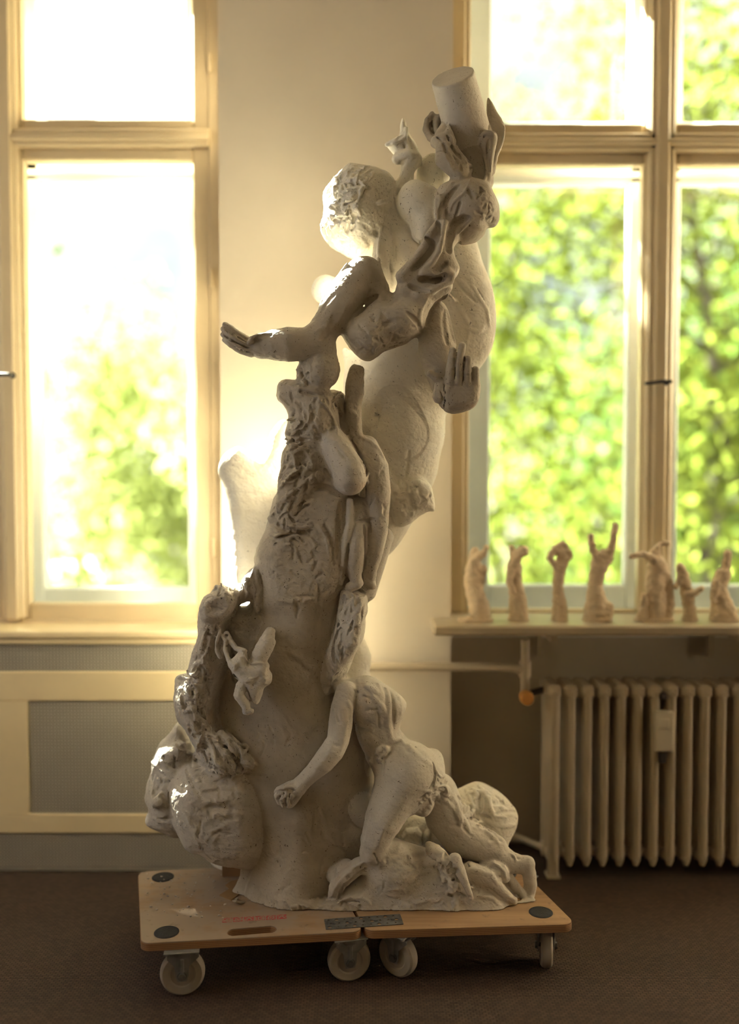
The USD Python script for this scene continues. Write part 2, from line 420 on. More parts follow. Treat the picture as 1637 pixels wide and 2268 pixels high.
def rib(x, w):
    out = []
    for yy in (YR + .018, YR + .082, YR + .146):
        out.append(tube([(x, yy, zr0 + .004), (x, yy, zr0 + .03), (x, yy, zr1 - .045), (x, yy, zr1 - .02)], [w * .5, w, w, w * .6], 12))
    for z in (zr0 + .035, zr1 - .03):
        out.append(tube([(x, YR + .0, z), (x, YR + .02, z), (x, YR + .15, z), (x, YR + .168, z)], [w * .6, w * 1.15, w * 1.15, w * .6], 12))
        out.append(tube([(x - pitch / 2, YR + .082, z), (x + pitch / 2, YR + .082, z)], .02, 12))
    out.append(bx(x - pitch / 2 + .003, x + pitch / 2 - .003, YR + .004, YR + .16, zr1 - .05, zr1, .012))
    return cat(out)


for k in range(NSEC):
    obj('section', rib(xr0 + k * pitch, .0215 if k == 0 else .0175), M['rad'], rad)
for k in (0, NSEC - 1):
    x = xr0 + k * pitch
    obj('foot', cat(bx(x - .02, x + .02, YR + .0, YR + .035, 0, zr0 + .05, .008), bx(x - .026, x + .026, YR - .008, YR + .05, 0, .012, .004)), M['rad'], rad)
mx0, mx1 = Xa(1459, YR - .02), Xa(1502, YR - .02)
mt = obj('heat_meter', cat(bx(mx0, mx1, YR - .022, YR + .004, Za(1662, YR), Za(1572, YR), .006), bx(mx0 + .008, mx1 - .02, YR - .026, YR - .01, Za(1610, YR), Za(1588, YR), .002)), M['meter'], rad, label='small beige heat meter clipped to the ribs')
for a, b in ((1548, 1520 + 14), (1690, 1664)):
    obj('meter_clip', bx((mx0 + mx1) / 2 - .012, (mx0 + mx1) / 2 + .012, YR - .01, YR + .02, Za(a, YR), Za(b, YR), .003), M['iron'], rad)
# heating pipes
pp = thing('heating_pipe', 'cream painted heating pipes running along the wall to the radiator valve', 'pipe')
yv = YR + .05
xh, zh = Xa(1166, yv), Za(1481, yv)
obj('horizontal_pipe', tube([(Xa(700, YP - .05), YP - .05, zh), (Xa(1060, YP - .05), YP - .05, zh), (xh - .05, yv + .02, zh), (xh, yv, zh)], .0165, 14), M['rad'], pp)
obj('riser_pipe', tube([(xh, yv, Za(1416, yv)), (xh, yv, Za(1535, yv))], .0155, 14), M['rad'], pp)
obj('elbow', cat(tube([(xh, yv, zh + .03), (xh, yv, zh - .03)], .022, 14), tube([(xh, yv, zh), (xh - .03, yv + .004, zh)], .021, 14)), M['rad'], pp)
zk = Za(1540, yv)
obj('valve_body', cat(tube([(xh, yv, zk + .012), (xh, yv, zk - .02)], .016, 12), tube([(xh, yv, zk), (xr0 - .02, YR + .082, zr1 - .03)], .013, 12)), M['iron'], pp)
kn = lathe([(0, 0), (.020, 0), (.024, .006), (.0235, .02), (.026, .026), (.024, .048), (.014, .056), (0, .056)], 20, 'y')
obj('valve_knob', moved(kn, (xh, yv - .062, zk)), M['brass'], pp, label='orange valve knob')
zl = Za(1880, YP)
obj('return_pipe', tube([(Xa(1000, YP), NICHE - .06, zl), (Xa(1150, YP), NICHE - .06, zl), (xr0, YR + .082, zr0 + .035)], .013, 12), M['rad'], pp)
# skirting along the pier
obj('baseboard_back', bx(PIER0 + .06, PIER1, YP - .018, YP, 0, .08, .005), M['wall'], kind='structure')
# ------------------------------------------------------------------ the plaster sculpture: one distance field, split into its figures
Y0 = 2.88                     # plane of the trunk; depths below are in pixels of this plane, + towards the room
S0 = Y0 / FPX
ZB = 0.165                    # top of the dollies
GRID = 0.0028


class Field:
    def __init__(self, lo, hi, h):
        self.h, self.lo = h, np.array(lo, float)
        self.n = np.ceil((np.array(hi) - self.lo) / h).astype(int) + 1
        self.f = np.full(self.n, 0.3, np.float32)
        self.lab = np.zeros(self.n, np.uint8)
        self.ax = [self.lo[k] + np.arange(self.n[k]) * h for k in range(3)]

    def sub(self, lo, hi):
        a = np.clip(np.floor((np.array(lo) - self.lo) / self.h).astype(int), 0, self.n)
        b = np.clip(np.ceil((np.array(hi) - self.lo) / self.h).astype(int) + 1, 0, self.n)
        if np.any(b <= a):
            return None
        return tuple(slice(i, j) for i, j in zip(a, b))

    def pts(self, s):
        return self.ax[0][s[0]][:, None, None].astype(np.float32), self.ax[1][s[1]][None, :, None].astype(np.float32), self.ax[2][s[2]][None, None, :].astype(np.float32)

    def join(self, s, d, k, lab):
        f = self.f[s]
        if lab is not None:
            self.lab[s] = np.where(d < f, np.uint8(lab), self.lab[s])
        h = np.maximum(k - np.abs(f - d), 0) / max(k, 1e-9)
        self.f[s] = np.minimum(f, d) - h * h * k * 0.25

    def cut(self, s, d, k):
        f, d = self.f[s], -d
        h = np.maximum(k - np.abs(f - d), 0) / max(k, 1e-9)
        self.f[s] = np.maximum(f, d) + h * h * k * 0.25


def px3(x, y, w):
    """A modelling point: photo pixel and depth (pixels of the trunk plane, + towards the room)."""
    return at(x, y, Y0 - np.asarray(w, float) * S0)


def seg_dist(P, a, b, ra, rb):
    ab = b - a
    L = float(ab @ ab) + 1e-12
    q = [P[k] - np.float32(a[k]) for k in range(3)]
    t = np.clip((q[0] * np.float32(ab[0]) + q[1] * np.float32(ab[1]) + q[2] * np.float32(ab[2])) / np.float32(L), 0, 1)
    d = np.sqrt(sum((q[k] - t * np.float32(ab[k])) ** 2 for k in range(3)))
    return d - (np.float32(ra) + t * np.float32(rb - ra))


def chain(F, lab, pts, k=8, op='join'):
    """Tapered limb through (x, y, depth, radius), all in pixels."""
    P = np.array([px3(*p[:3]) for p in pts])
    R = np.array([p[3] * (Y0 - p[2] * S0) / FPX for p in pts])
    k = k * S0
    lo, hi = (P - R[:, None]).min(0) - k - .004, (P + R[:, None]).max(0) + k + .004
    s = F.sub(lo, hi)
    if s is None:
        return
    g = F.pts(s)
    d = None
    if len(P) == 1:
        d = np.sqrt(sum((g[i] - np.float32(P[0, i])) ** 2 for i in range(3))) - np.float32(R[0])
    for i in range(len(P) - 1):
        e = seg_dist(g, P[i], P[i + 1], R[i], R[i + 1])
        d = e if d is None else np.minimum(d, e)
    (F.join(s, d, k, lab) if op == 'join' else F.cut(s, d, k))


def ell(F, lab, x, y, w, rx, ry, rz, rot=0, k=8, op='join'):
    c = px3(x, y, w)
    sc = (Y0 - w * S0) / FPX
    r = np.array([rx, rz, ry]) * sc
    m = max(r) + k * S0 + .004
    s = F.sub(c - m, c + m)
    if s is None:
        return
    g = F.pts(s)
    X, Yy, Z = g[0] - np.float32(c[0]), g[1] - np.float32(c[1]), g[2] - np.float32(c[2])
    a = math.radians(rot)
    u, v = X * np.float32(math.cos(a)) + Z * np.float32(math.sin(a)), -X * np.float32(math.sin(a)) + Z * np.float32(math.cos(a))
    q = np.sqrt((u / r[0]) ** 2 + (Yy / r[1]) ** 2 + (v / r[2]) ** 2)
    g2 = np.sqrt((u / r[0] ** 2) ** 2 + (Yy / r[1] ** 2) ** 2 + (v / r[2] ** 2) ** 2) + 1e-6
    d = (q * (q - 1) / g2).astype(np.float32)
    (F.join(s, d, k * S0, lab) if op == 'join' else F.cut(s, d, k * S0))


def poly2d(X, Z, P):
    """Signed distance to a closed outline on a grid of the vertical plane (inside negative)."""
    d2 = np.full(np.broadcast(X, Z).shape, 1e9, np.float32)
    inside = np.zeros(d2.shape, bool)
    n = len(P)
    for i in range(n):
        a, b = P[i], P[(i + 1) % n]
        e = b - a
        t = np.clip(((X - a[0]) * e[0] + (Z - a[1]) * e[1]) / (e @ e + 1e-15), 0, 1)
        d2 = np.minimum(d2, (X - a[0] - t * e[0]) ** 2 + (Z - a[1] - t * e[1]) ** 2)
        c = ((a[1] > Z) != (b[1] > Z))
        with np.errstate(divide='ignore', invalid='ignore'):
            inside ^= c & (X < (b[0] - a[0]) * (Z - a[1]) / (b[1] - a[1]) + a[0])
    d = np.sqrt(d2)
    return np.where(inside, -d, d)


def spline(P, n=4):
    """Closed Catmull-Rom through the outline's points."""
    P = np.asarray(P, float)
    out = []
    for i in range(len(P)):
        p0, p1, p2, p3 = P[i - 1], P[i], P[(i + 1) % len(P)], P[(i + 2) % len(P)]
        for t in np.arange(n) / n:
            out.append(0.5 * (2 * p1 + (p2 - p0) * t + (2 * p0 - 5 * p1 + 4 * p2 - p3) * t * t + (3 * p1 - p0 - 3 * p2 + p3) * t ** 3))
    return np.array(out)


def blob(F, lab, pts, w, T, R, k=8, tilt=(0, 0), op='join', sm=True):
    """A rounded body with the given outline (pixels), mid-plane depth w, half thickness T and rounding R; tilt: depth change in pixels per pixel right / down."""
    Q = spline(pts) if sm else np.asarray(pts, float)
    Yc = Y0 - w * S0
    W = at(Q[:, 0], Q[:, 1], Yc)[:, [0, 2]]
    sc = Yc / FPX
    T, R, k = T * sc, R * sc, k * S0
    c = at(np.mean(Q[:, 0]), np.mean(Q[:, 1]), Yc)
    ext = np.abs(np.array(tilt)).max() * np.ptp(W, axis=0).max()
    lo = np.array([W[:, 0].min(), Yc - T - ext, W[:, 1].min()]) - k - .004
    hi = np.array([W[:, 0].max(), Yc + T + ext, W[:, 1].max()]) + k + .004
    s = F.sub(lo, hi)
    if s is None:
        return
    g = F.pts(s)
    X2, Z2 = g[0][:, 0, 0][:, None], g[2][0, 0, :][None, :]
    d2 = poly2d(X2, Z2, W)
    R = min(R, float(-d2.min()) * 1.0 + 1e-4)
    ds = gaussian_filter(d2, max(R * .28, F.h) / F.h)              # no crease along the middle of the outline
    wt = np.clip((-d2 - R * .1) / (R * .4), 0, 1)
    d2 = d2 * (1 - wt) + ds * wt
    R = min(R, float(-d2.min()) + 1e-4)
    mid = Yc - tilt[0] * (X2 - c[0]) - tilt[1] * (c[2] - Z2)
    a = R / T
    dw = np.abs(g[1] - mid[:, None, :].astype(np.float32)) * np.float32(a)
    q = np.maximum(d2 + R, 0)[:, None, :].astype(np.float32)
    d = np.sqrt(q * q + dw * dw) - np.float32(R)
    d = d / np.float32(max(1.0, a))
    (F.join(s, d, k, lab) if op == 'join' else F.cut(s, d, k))


def cutcyl(F, lab, A, B, ra, rb, n, k=4):
    """A round log from A to B (x, y, depth) sawn off at B by a plane with normal n (right, towards the room, up)."""
    a, b = px3(*A), px3(*B)
    sa, sb = (Y0 - A[2] * S0) / FPX, (Y0 - B[2] * S0) / FPX
    ext = b + (b - a) * 0.7
    r0, r1 = ra * sa, rb * sb
    r2 = r1 + (r1 - r0) * 0.7
    n = np.array([n[0], -n[1], n[2]], float)
    n /= np.linalg.norm(n)
    lo, hi = np.minimum(a, ext) - max(r0, r1) * 1.3 - .01, np.maximum(a, ext) + max(r0, r1) * 1.3 + .01
    s = F.sub(lo, hi)
    g = F.pts(s)
    d = seg_dist(g, a, ext, r0, r2)
    pl = sum((g[i] - np.float32(b[i])) * np.float32(n[i]) for i in range(3))
    h = np.maximum(.006 - np.abs(d - pl), 0) / .006
    F.join(s, np.maximum(d, pl) + h * h * .0015, k * S0, lab)


def surface_depth(F, x, y):
    """Depth (pixels, + towards the room) of the frontmost surface of the field at photo pixels, NaN where there is none."""
    x, y = np.atleast_1d(np.asarray(x, float)), np.atleast_1d(np.asarray(y, float))
    Ys = np.arange(F.lo[1], F.ax[1][-1], F.h * .8)
    r = ray(x, y)
    P = r[:, None, :] * Ys[None, :, None] + np.array([0, 0, CAM_H])
    i = np.rint((P - F.lo) / F.h).astype(int)
    ok = np.all((i >= 0) & (i < F.n), -1)
    i = np.clip(i, 0, F.n - 1)
    v = np.where(ok, F.f[i[..., 0], i[..., 1], i[..., 2]], 1.0)
    hit = v < 0
    first = hit.argmax(1)
    return np.where(hit.any(1), (Y0 - Ys[first]) / S0, np.nan)


def stroke(F, pts, r, h, k=2.5, lab=None):
    """A ridge (h > 0) or groove (h < 0) drawn on the finished surface along a pixel polyline; r its radius, h its height, in pixels."""
    p = np.asarray(pts, float)
    if len(p) > 2:
        q = [p[0]]
        for i in range(len(p) - 1):
            p0, p1, p2, p3 = p[max(i - 1, 0)], p[i], p[i + 1], p[min(i + 2, len(p) - 1)]
            for t in (1 / 3, 2 / 3, 1):
                q.append(0.5 * (2 * p1 + (p2 - p0) * t + (2 * p0 - 5 * p1 + 4 * p2 - p3) * t * t + (3 * p1 - p0 - 3 * p2 + p3) * t ** 3))
        p = np.array(q)
    w = surface_depth(F, p[:, 0], p[:, 1])
    if np.isnan(w).all():
        return
    w = np.where(np.isnan(w), np.nanmedian(w), w)
    med = np.nanmedian(w)
    w = np.clip(w, med - 60, med + 60)
    if len(w) > 4:
        w = np.convolve(np.pad(w, 1, 'edge'), [.25, .5, .25], 'valid')
    n = len(p)
    tap = np.clip(np.minimum(np.arange(n) + 1.2, n - np.arange(n) + .2) / 2.5, .45, 1)
    rr = r * tap
    if h > 0:
        chain(F, lab, [(a[0], a[1], ww - q + h * t, q) for a, ww, q, t in zip(p, w, rr, tap)], k)
    else:
        chain(F, None, [(a[0], a[1], ww + q + h * t, q) for a, ww, q, t in zip(p, w, rr, tap)], k, op='cut')


def surface_net(F):
    """Vertices, quads and a label for each quad of the field's zero surface."""
    f = F.f
    neg = f < 0
    n = F.n
    c = np.zeros(n - 1, np.uint8)
    for o in np.ndindex(2, 2, 2):
        c += neg[o[0]:n[0] - 1 + o[0], o[1]:n[1] - 1 + o[1], o[2]:n[2] - 1 + o[2]]
    I = np.argwhere((c > 0) & (c < 8)).astype(np.int32)
    idx = np.full(n - 1, -1, np.int32)
    idx[I[:, 0], I[:, 1], I[:, 2]] = np.arange(len(I), dtype=np.int32)
    co = {o: f[I[:, 0] + o[0], I[:, 1] + o[1], I[:, 2] + o[2]] for o in np.ndindex(2, 2, 2)}
    acc, cnt = np.zeros((len(I), 3)), np.zeros(len(I))
    for o in np.ndindex(2, 2, 2):
        for k in range(3):
            if o[k] == 0:
                p = list(o)
                p[k] = 1
                a, b = co[o], co[tuple(p)]
                m = (a < 0) != (b < 0)
                t = np.where(m, a / np.where(m, a - b, 1), 0)
                q = np.tile(np.array(o, float), (len(I), 1))
                q[:, k] += t
                acc += q * m[:, None]
                cnt += m
    V = F.lo + (I + acc / cnt[:, None]) * F.h
    quads = []
    for k in range(3):
        a, b = (k + 1) % 3, (k + 2) % 3
        sl0, sl1 = [slice(None)] * 3, [slice(None)] * 3
        sl0[k], sl1[k] = slice(0, -1), slice(1, None)
        for x in (a, b):
            sl0[x] = slice(1, -1)
            sl1[x] = slice(1, -1)
        s0, s1 = neg[tuple(sl0)], neg[tuple(sl1)]
        E = np.argwhere(s0 != s1)
        flip = s0[E[:, 0], E[:, 1], E[:, 2]]
        E[:, a] += 1
        E[:, b] += 1
        q = []
        for da, db in ((-1, -1), (0, -1), (0, 0), (-1, 0)):
            j = E.copy()
            j[:, a] += da
            j[:, b] += db
            q.append(idx[j[:, 0], j[:, 1], j[:, 2]])
        q = np.stack(q, 1)
        q = np.where(flip[:, None], q, q[:, ::-1])
        quads.append(q)
    return V, np.vstack(quads), F.lab[I[:, 0], I[:, 1], I[:, 2]]


def normals_of(V, T):
    n = np.zeros_like(V)
    fn = np.cross(V[T[:, 1]] - V[T[:, 0]], V[T[:, 2]] - V[T[:, 0]])
    for k in range(3):
        for ax in range(3):
            n[:, ax] += np.bincount(T[:, k], fn[:, ax], len(V))
    return n / (np.linalg.norm(n, axis=1, keepdims=True) + 1e-20)


def raw_mesh(path, V, T, N, mat):
    m = UsdGeom.Mesh.Define(stage, path)
    m.CreatePointsAttr(Vt.Vec3fArray.FromNumpy(V.astype(np.float32)))
    m.CreateFaceVertexCountsAttr(Vt.IntArray.FromNumpy(np.full(len(T), 3, np.int32)))
    m.CreateFaceVertexIndicesAttr(Vt.IntArray.FromNumpy(T.astype(np.int32).ravel()))
    m.CreateSubdivisionSchemeAttr('none')
    m.CreateNormalsAttr(Vt.Vec3fArray.FromNumpy(N.astype(np.float32)))
    m.SetNormalsInterpolation('vertex')
    UsdShade.MaterialBindingAPI.Apply(m.GetPrim()).Bind(mat)
    return m
# parts of the sculpture: name, roughness of its modelling (mm), label
PARTS = [('trunk', 1.0, None), ('sawn_log', .8, 'sawn log-like stump at the very top'), ('drapery', .8, None), ('curly_head', 1.8, 'round head with modelled curls'), ('leaning_torso', .9, None),
         ('bent_figure', 1.0, 'bent figure with two outstretched hands'), ('headed_figure', 1.6, None), ('hanging_legs', .9, None), ('leaf_fold', 1.6, None), ('ragged_figure', 2.2, 'rough ragged figure on the left flank'),
         ('small_figure', 1.4, None), ('boulder', 1.6, None), ('kneeling_figure', .8, 'headless kneeling figure'), ('reclining_base', 1.2, None), ('rear_figure', 1.2, 'sunlit rear mass against the window'), ('shoulder', .7, None), ('far_boulder', 1.4, 'pale boulder behind the kneeling leg'), ('curled_leaf', .8, 'thin curled leaf rising behind the head')]
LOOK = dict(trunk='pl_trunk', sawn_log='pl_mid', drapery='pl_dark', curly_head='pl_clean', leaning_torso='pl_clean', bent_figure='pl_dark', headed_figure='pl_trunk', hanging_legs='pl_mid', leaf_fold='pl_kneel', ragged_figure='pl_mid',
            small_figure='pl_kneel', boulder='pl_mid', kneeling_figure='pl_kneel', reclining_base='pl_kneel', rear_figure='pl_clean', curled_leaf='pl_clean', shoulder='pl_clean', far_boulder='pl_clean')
PID = {p[0]: i for i, p in enumerate(PARTS)}
F = Field((-0.76, 2.60, ZB - 0.012), (0.60, 3.20, 2.82), GRID)


def T(name):
    return PID[name]


# --- trunk
t = T('trunk')
blob(F, t, [(560, 1330), (580, 1240), (600, 1140), (640, 1060), (720, 1040), (780, 1090), (786, 1200), (780, 1300), (768, 1400), (745, 1480), (765, 1510), (800, 1560), (832, 1700), (832, 1800), (812, 1880), (800, 1960), (800, 2060), (600, 2050), (520, 2040), (514, 1996), (545, 1930), (543, 1890), (530, 1800), (490, 1700), (474, 1560), (500, 1430)], -42, 112, 110, tilt=(0, 0.02))
chain(F, t, [(668, 1330, -16, 90), (640, 1500, -20, 92), (638, 1700, -22, 96), (648, 1880, -12, 98), (655, 1990, 0, 108)], 40)
chain(F, t, [(522, 1996, 30, 12), (560, 2010, 66, 14), (610, 2022, 92, 15), (700, 2030, 104, 15), (770, 2030, 104, 15)], 30)
chain(F, t, [(517, 1990, 30, 9), (548, 1945, 28, 16), (566, 1880, 36, 26)], 20)
chain(F, t, [(700, 2016, 100, 14), (745, 2010, 108, 16), (785, 2018, 112, 11)], 14)
chain(F, t, [(655, 1985, 80, 28), (660, 1900, 66, 26), (662, 1820, 58, 20)], 50)
# --- leaning torso behind, right
t = T('leaning_torso')
blob(F, t, [(846, 500), (880, 450), (960, 440), (1040, 515), (1058, 545), (1071, 593), (1084, 631), (1089, 665), (1089, 700), (1086, 735), (1079, 765), (1066, 800), (1040, 850), (1005, 900), (985, 920), (976, 963), (966, 1002), (950, 1060), (935, 1110), (912, 1160), (880, 1210), (846, 1246), (820, 1290), (780, 1290), (756, 1200), (754, 1000), (758, 880), (768, 800), (800, 740), (806, 660), (808, 610), (815, 575), (830, 545)], -84, 68, 80)
chain(F, t, [(872, 905, -78, 78), (888, 965, -70, 86), (893, 1030, -84, 70)], 40)
ell(F, t, 1030, 690, -62, 56, 110, 50, 12, 40)
chain(F, t, [(722, 642, -95, 32), (760, 650, -100, 26), (830, 650, -90, 34)], 8)
ell(F, t, 960, 386, -48, 37, 44, 34, 0, 10)
chain(F, t, [(765, 778, -95, 7), (775, 795, -95, 14), (795, 830, -90, 20)], 12)
blob(F, t, [(858, 1050), (880, 1072), (924, 1061), (949, 1068), (958, 1088), (963, 1129), (949, 1133), (930, 1143), (908, 1160), (880, 1165), (862, 1120)], -12, 32, 24, 14)
chain(F, t, [(925, 1075, 5, 14), (945, 1090, 0, 13), (953, 1118, -5, 9)], 5)
chain(F, t, [(915, 1090, 16, 10), (925, 1120, 10, 9), (905, 1145, 4, 10)], 5)
# neck strands towards the head
chain(F, t, [(800, 574, -45, 10), (832, 545, -40, 22), (870, 500, -40, 34)], 24)
chain(F, t, [(862, 470, -10, 18), (846, 535, 2, 19), (842, 595, 4, 20), (848, 650, -16, 22), (856, 700, -60, 20)], 20)
chain(F, t, [(890, 520, -18, 26), (905, 580, -16, 30), (900, 650, -34, 28), (896, 700, -70, 24)], 24)
# --- head
t = T('curly_head')
blob(F, t, [(772, 368), (796, 370), (820, 374), (850, 382), (868, 394), (877, 410), (880, 440), (876, 480), (858, 520), (838, 546), (802, 573), (780, 571), (754, 557), (735, 546), (718, 527), (710, 508), (714, 487), (718, 465), (716, 440), (719, 424), (735, 405), (748, 391)], -42, 84, 82, 6)
ell(F, t, 800, 460, -20, 68, 76, 74, 0, 20)
# --- shoulder lump and curled leaf
t = T('shoulder')
blob(F, t, [(878, 450), (890, 420), (905, 405), (925, 402), (950, 412), (972, 430), (975, 500), (952, 530), (933, 540), (918, 522), (910, 498), (890, 480)], 6, 44, 40, 14)
ell(F, t, 920, 440, 22, 36, 34, 30, 20, 12)
t = T('curled_leaf')
blob(F, t, [(893, 261), (899, 272), (903, 290), (913, 307), (921, 318), (931, 343), (934, 360), (926, 372), (915, 381), (916, 402), (922, 440), (872, 440), (878, 404), (886, 391), (888, 362), (880, 352), (866, 335), (855, 319), (868, 311), (884, 299), (887, 275)], -20, 17, 15, 5)
chain(F, t, [(857, 320, -6, 5), (876, 312, 0, 7), (896, 302, 2, 6), (900, 285, -4, 5)], 3)
chain(F, t, [(893, 318, -16, 10), (895, 290, -16, 6.5), (893, 266, -18, 3.5)], 3)
chain(F, t, [(880, 352, -8, 12), (900, 345, 0, 13), (922, 350, -6, 12), (905, 378, -10, 13), (890, 420, -14, 18)], 8)
chain(F, None, [(880, 308, 10, 5), (892, 296, 8, 6), (894, 278, 2, 5)], 2, 'cut')
# --- sawn log with its collar
t = T('sawn_log')
cutcyl(F, t, (1046, 330, -6), (1002, 168, 62), 50, 47.5, (-.30, .62, .70), 6)
t = T('drapery')
chain(F, t, [(1046, 330, 0, 44), (1055, 400, 6, 38)], 10)
blob(F, t, [(994, 276), (1003, 299), (1012, 322), (1022, 342), (1040, 358), (1046, 368), (1042, 386), (1036, 400), (1003, 404), (996, 388), (976, 371), (965, 358), (967, 335), (962, 320), (958, 305), (972, 298), (985, 292)], 52, 20, 18, 5)
chain(F, t, [(986, 276, 30, 9), (975, 303, 42, 14), (966, 315, 40, 13)], 6)
chain(F, t, [(982, 330, 62, 16), (985, 352, 62, 20), (1003, 372, 66, 18), (1020, 390, 66, 15)], 8)
chain(F, t, [(957, 252, 0, 5), (946, 266, 4, 6), (943, 287, 8, 7), (954, 304, 16, 9), (970, 314, 30, 11)], 4)
chain(F, t, [(974, 256, 4, 4), (965, 271, 8, 5), (966, 288, 14, 6), (975, 302, 24, 8)], 4)
blob(F, t, [(954, 254), (945, 270), (945, 290), (957, 304), (974, 300), (978, 284), (975, 258), (965, 252)], 0, 6, 6, 4)
blob(F, t, [(1080, 217), (1092, 231), (1101, 249), (1113, 267), (1117, 282), (1111, 316), (1096, 348), (1084, 340), (1076, 290), (1077, 252)], -4, 15, 13, 4)
blob(F, t, [(1062, 300), (1075, 290), (1092, 292), (1102, 305), (1094, 350), (1090, 378), (1086, 410), (1068, 412), (1076, 380), (1074, 350), (1066, 328), (1058, 318)], 44, 16, 13, 4)
chain(F, t, [(1113, 282, 4, 5), (1110, 312, 10, 6), (1096, 345, 22, 8), (1088, 380, 34, 9)], 5)
chain(F, None, [(1050, 338, 60, 18), (1056, 366, 58, 18), (1060, 392, 54, 14)], 8, 'cut')
# --- knee and twisted drape
blob(F, t, [(968, 422), (985, 407), (1005, 401), (1042, 396), (1070, 403), (1086, 414), (1093, 430), (1102, 453), (1102, 474), (1090, 498), (1077, 506), (1074, 518), (1064, 529), (1050, 537), (1022, 540), (1000, 522), (970, 490), (965, 460)], 45, 56, 50, 10)
ell(F, t, 1046, 452, 70, 48, 46, 40, 0, 14)
ell(F, t, 1082, 466, 46, 22, 38, 30, 20, 8)
blob(F, t, [(966, 490), (944, 518), (932, 540), (918, 558), (900, 585), (884, 607), (881, 635), (888, 655), (920, 668), (950, 665), (968, 660), (987, 651), (1001, 642), (1004, 622), (1014, 609), (1018, 593), (1009, 571), (1005, 550), (1016, 532), (1022, 510), (1050, 480), (1010, 468)], 62, 40, 36, 10)
chain(F, t, [(975, 440, 84, 10), (974, 490, 92, 9), (950, 522, 96, 9), (936, 552, 96, 9), (910, 588, 96, 12), (892, 612, 92, 16)], 8)
chain(F, t, [(985, 492, 100, 7), (980, 520, 108, 7), (973, 556, 110, 7), (957, 580, 106, 7), (938, 602, 104, 7)], 6)
chain(F, t, [(937, 606, 104, 7), (960, 604, 106, 7), (990, 600, 96, 9), (1002, 608, 90, 8), (998, 622, 90, 8), (980, 632, 96, 7), (958, 643, 98, 8), (928, 650, 96, 9)], 6)
chain(F, t, [(900, 640, 80, 22), (940, 655, 78, 20), (980, 650, 66, 14)], 10)
# --- bent figure
t = T('bent_figure')
chain(F, t, [(802, 610, 60, 39), (767, 655, 70, 40), (737, 703, 80, 36), (712, 738, 86, 33)], 14)
chain(F, t, [(815, 600, 50, 28), (838, 640, 52, 24)], 16)
chain(F, t, [(702, 758, 88, 36), (672, 762, 92, 36), (640, 763, 95, 38), (610, 764, 95, 34), (580, 768, 95, 27), (558, 769, 93, 20)], 14)
for c in ([(552, 756, 100, 10), (528, 741, 106, 8.5), (512, 728, 108, 7.5), (498, 719, 108, 6)], [(552, 766, 103, 10), (526, 753, 110, 8.5), (508, 739, 112, 7.5), (494, 729, 110, 6)],
          [(553, 776, 102, 10), (528, 766, 108, 8.5), (508, 752, 110, 7.5), (494, 741, 108, 6)], [(556, 783, 96, 9), (532, 776, 101, 8), (512, 764, 103, 7), (497, 753, 101, 5.5)],
          [(592, 748, 108, 12), (572, 748, 116, 9.5), (558, 752, 119, 7.5), (551, 759, 119, 5.5)]):
    chain(F, t, c, 2.5)
blob(F, t, [(752, 728), (765, 757), (782, 778), (799, 795), (817, 800), (832, 793), (850, 779), (876, 770), (900, 761), (912, 752), (935, 735), (950, 700), (955, 672), (900, 655), (884, 642), (862, 668), (836, 655), (800, 690), (770, 712)], 58, 54, 46, 14)
ell(F, t, 815, 745, 82, 44, 44, 40, 0, 16)
ell(F, t, 885, 715, 80, 46, 34, 34, 10, 16)
chain(F, t, [(832, 655, 58, 22), (866, 684, 62, 26), (905, 690, 66, 30)], 14)
chain(F, t, [(966, 692, 40, 26), (963, 737, 44, 36), (968, 776, 48, 42), (976, 815, 50, 37), (983, 850, 54, 30), (994, 886, 60, 24)], 12)
blob(F, t, [(984, 835), (995, 818), (1010, 825), (1030, 830), (1050, 830), (1062, 838), (1064, 865), (1060, 888), (1048, 904), (1016, 916), (988, 913), (977, 895), (971, 870), (975, 850)], 82, 24, 22, 6)
for c in ([(997, 845, 96, 12.5), (999, 812, 103, 11), (1002, 790, 106, 9.5), (1003, 776, 107, 8)], [(1015, 845, 98, 12), (1017, 806, 106, 10.5), (1021, 780, 109, 9), (1024, 765, 110, 8)],
          [(1034, 848, 97, 12), (1035, 820, 104, 10.5), (1036, 796, 107, 8.5)], [(1051, 852, 92, 11.5), (1052, 832, 98, 10), (1053, 819, 101, 8.5)],
          [(975, 878, 84, 17), (976, 855, 86, 14), (979, 843, 88, 11), (965, 835, 92, 10), (953, 828, 94, 8.5)]):
    chain(F, t, c, 2.5)
# --- headed figure
t = T('headed_figure')
blob(F, t, [(625, 845), (614, 857), (614, 884), (628, 898), (638, 918), (636, 940), (631, 960), (636, 982), (626, 1000), (622, 1030), (620, 1075), (606, 1105), (597, 1140), (592, 1158), (586, 1178), (573, 1205), (563, 1238), (567, 1258), (576, 1290), (580, 1350), (700, 1350), (770, 1300), (788, 1200), (796, 1100), (806, 1050), (803, 1000), (798, 940), (772, 915), (765, 875), (740, 864), (690, 862), (660, 842)], 22, 66, 56, 20)
ell(F, t, 712, 818, 76, 41, 46, 44, 0, 6)
chain(F, t, [(676, 800, 82, 11), (667, 815, 80, 9), (664, 830, 78, 7), (672, 850, 78, 12)], 5)
chain(F, t, [(718, 776, 84, 27), (714, 795, 82, 30)], 10)
ell(F, t, 700, 925, 66, 48, 62, 44, -12, 14)
chain(F, t, [(635, 858, 62, 18), (672, 868, 80, 22), (712, 880, 84, 22)], 14)
chain(F, t, [(630, 882, 66, 12), (650, 905, 78, 13), (655, 940, 80, 12)], 10)
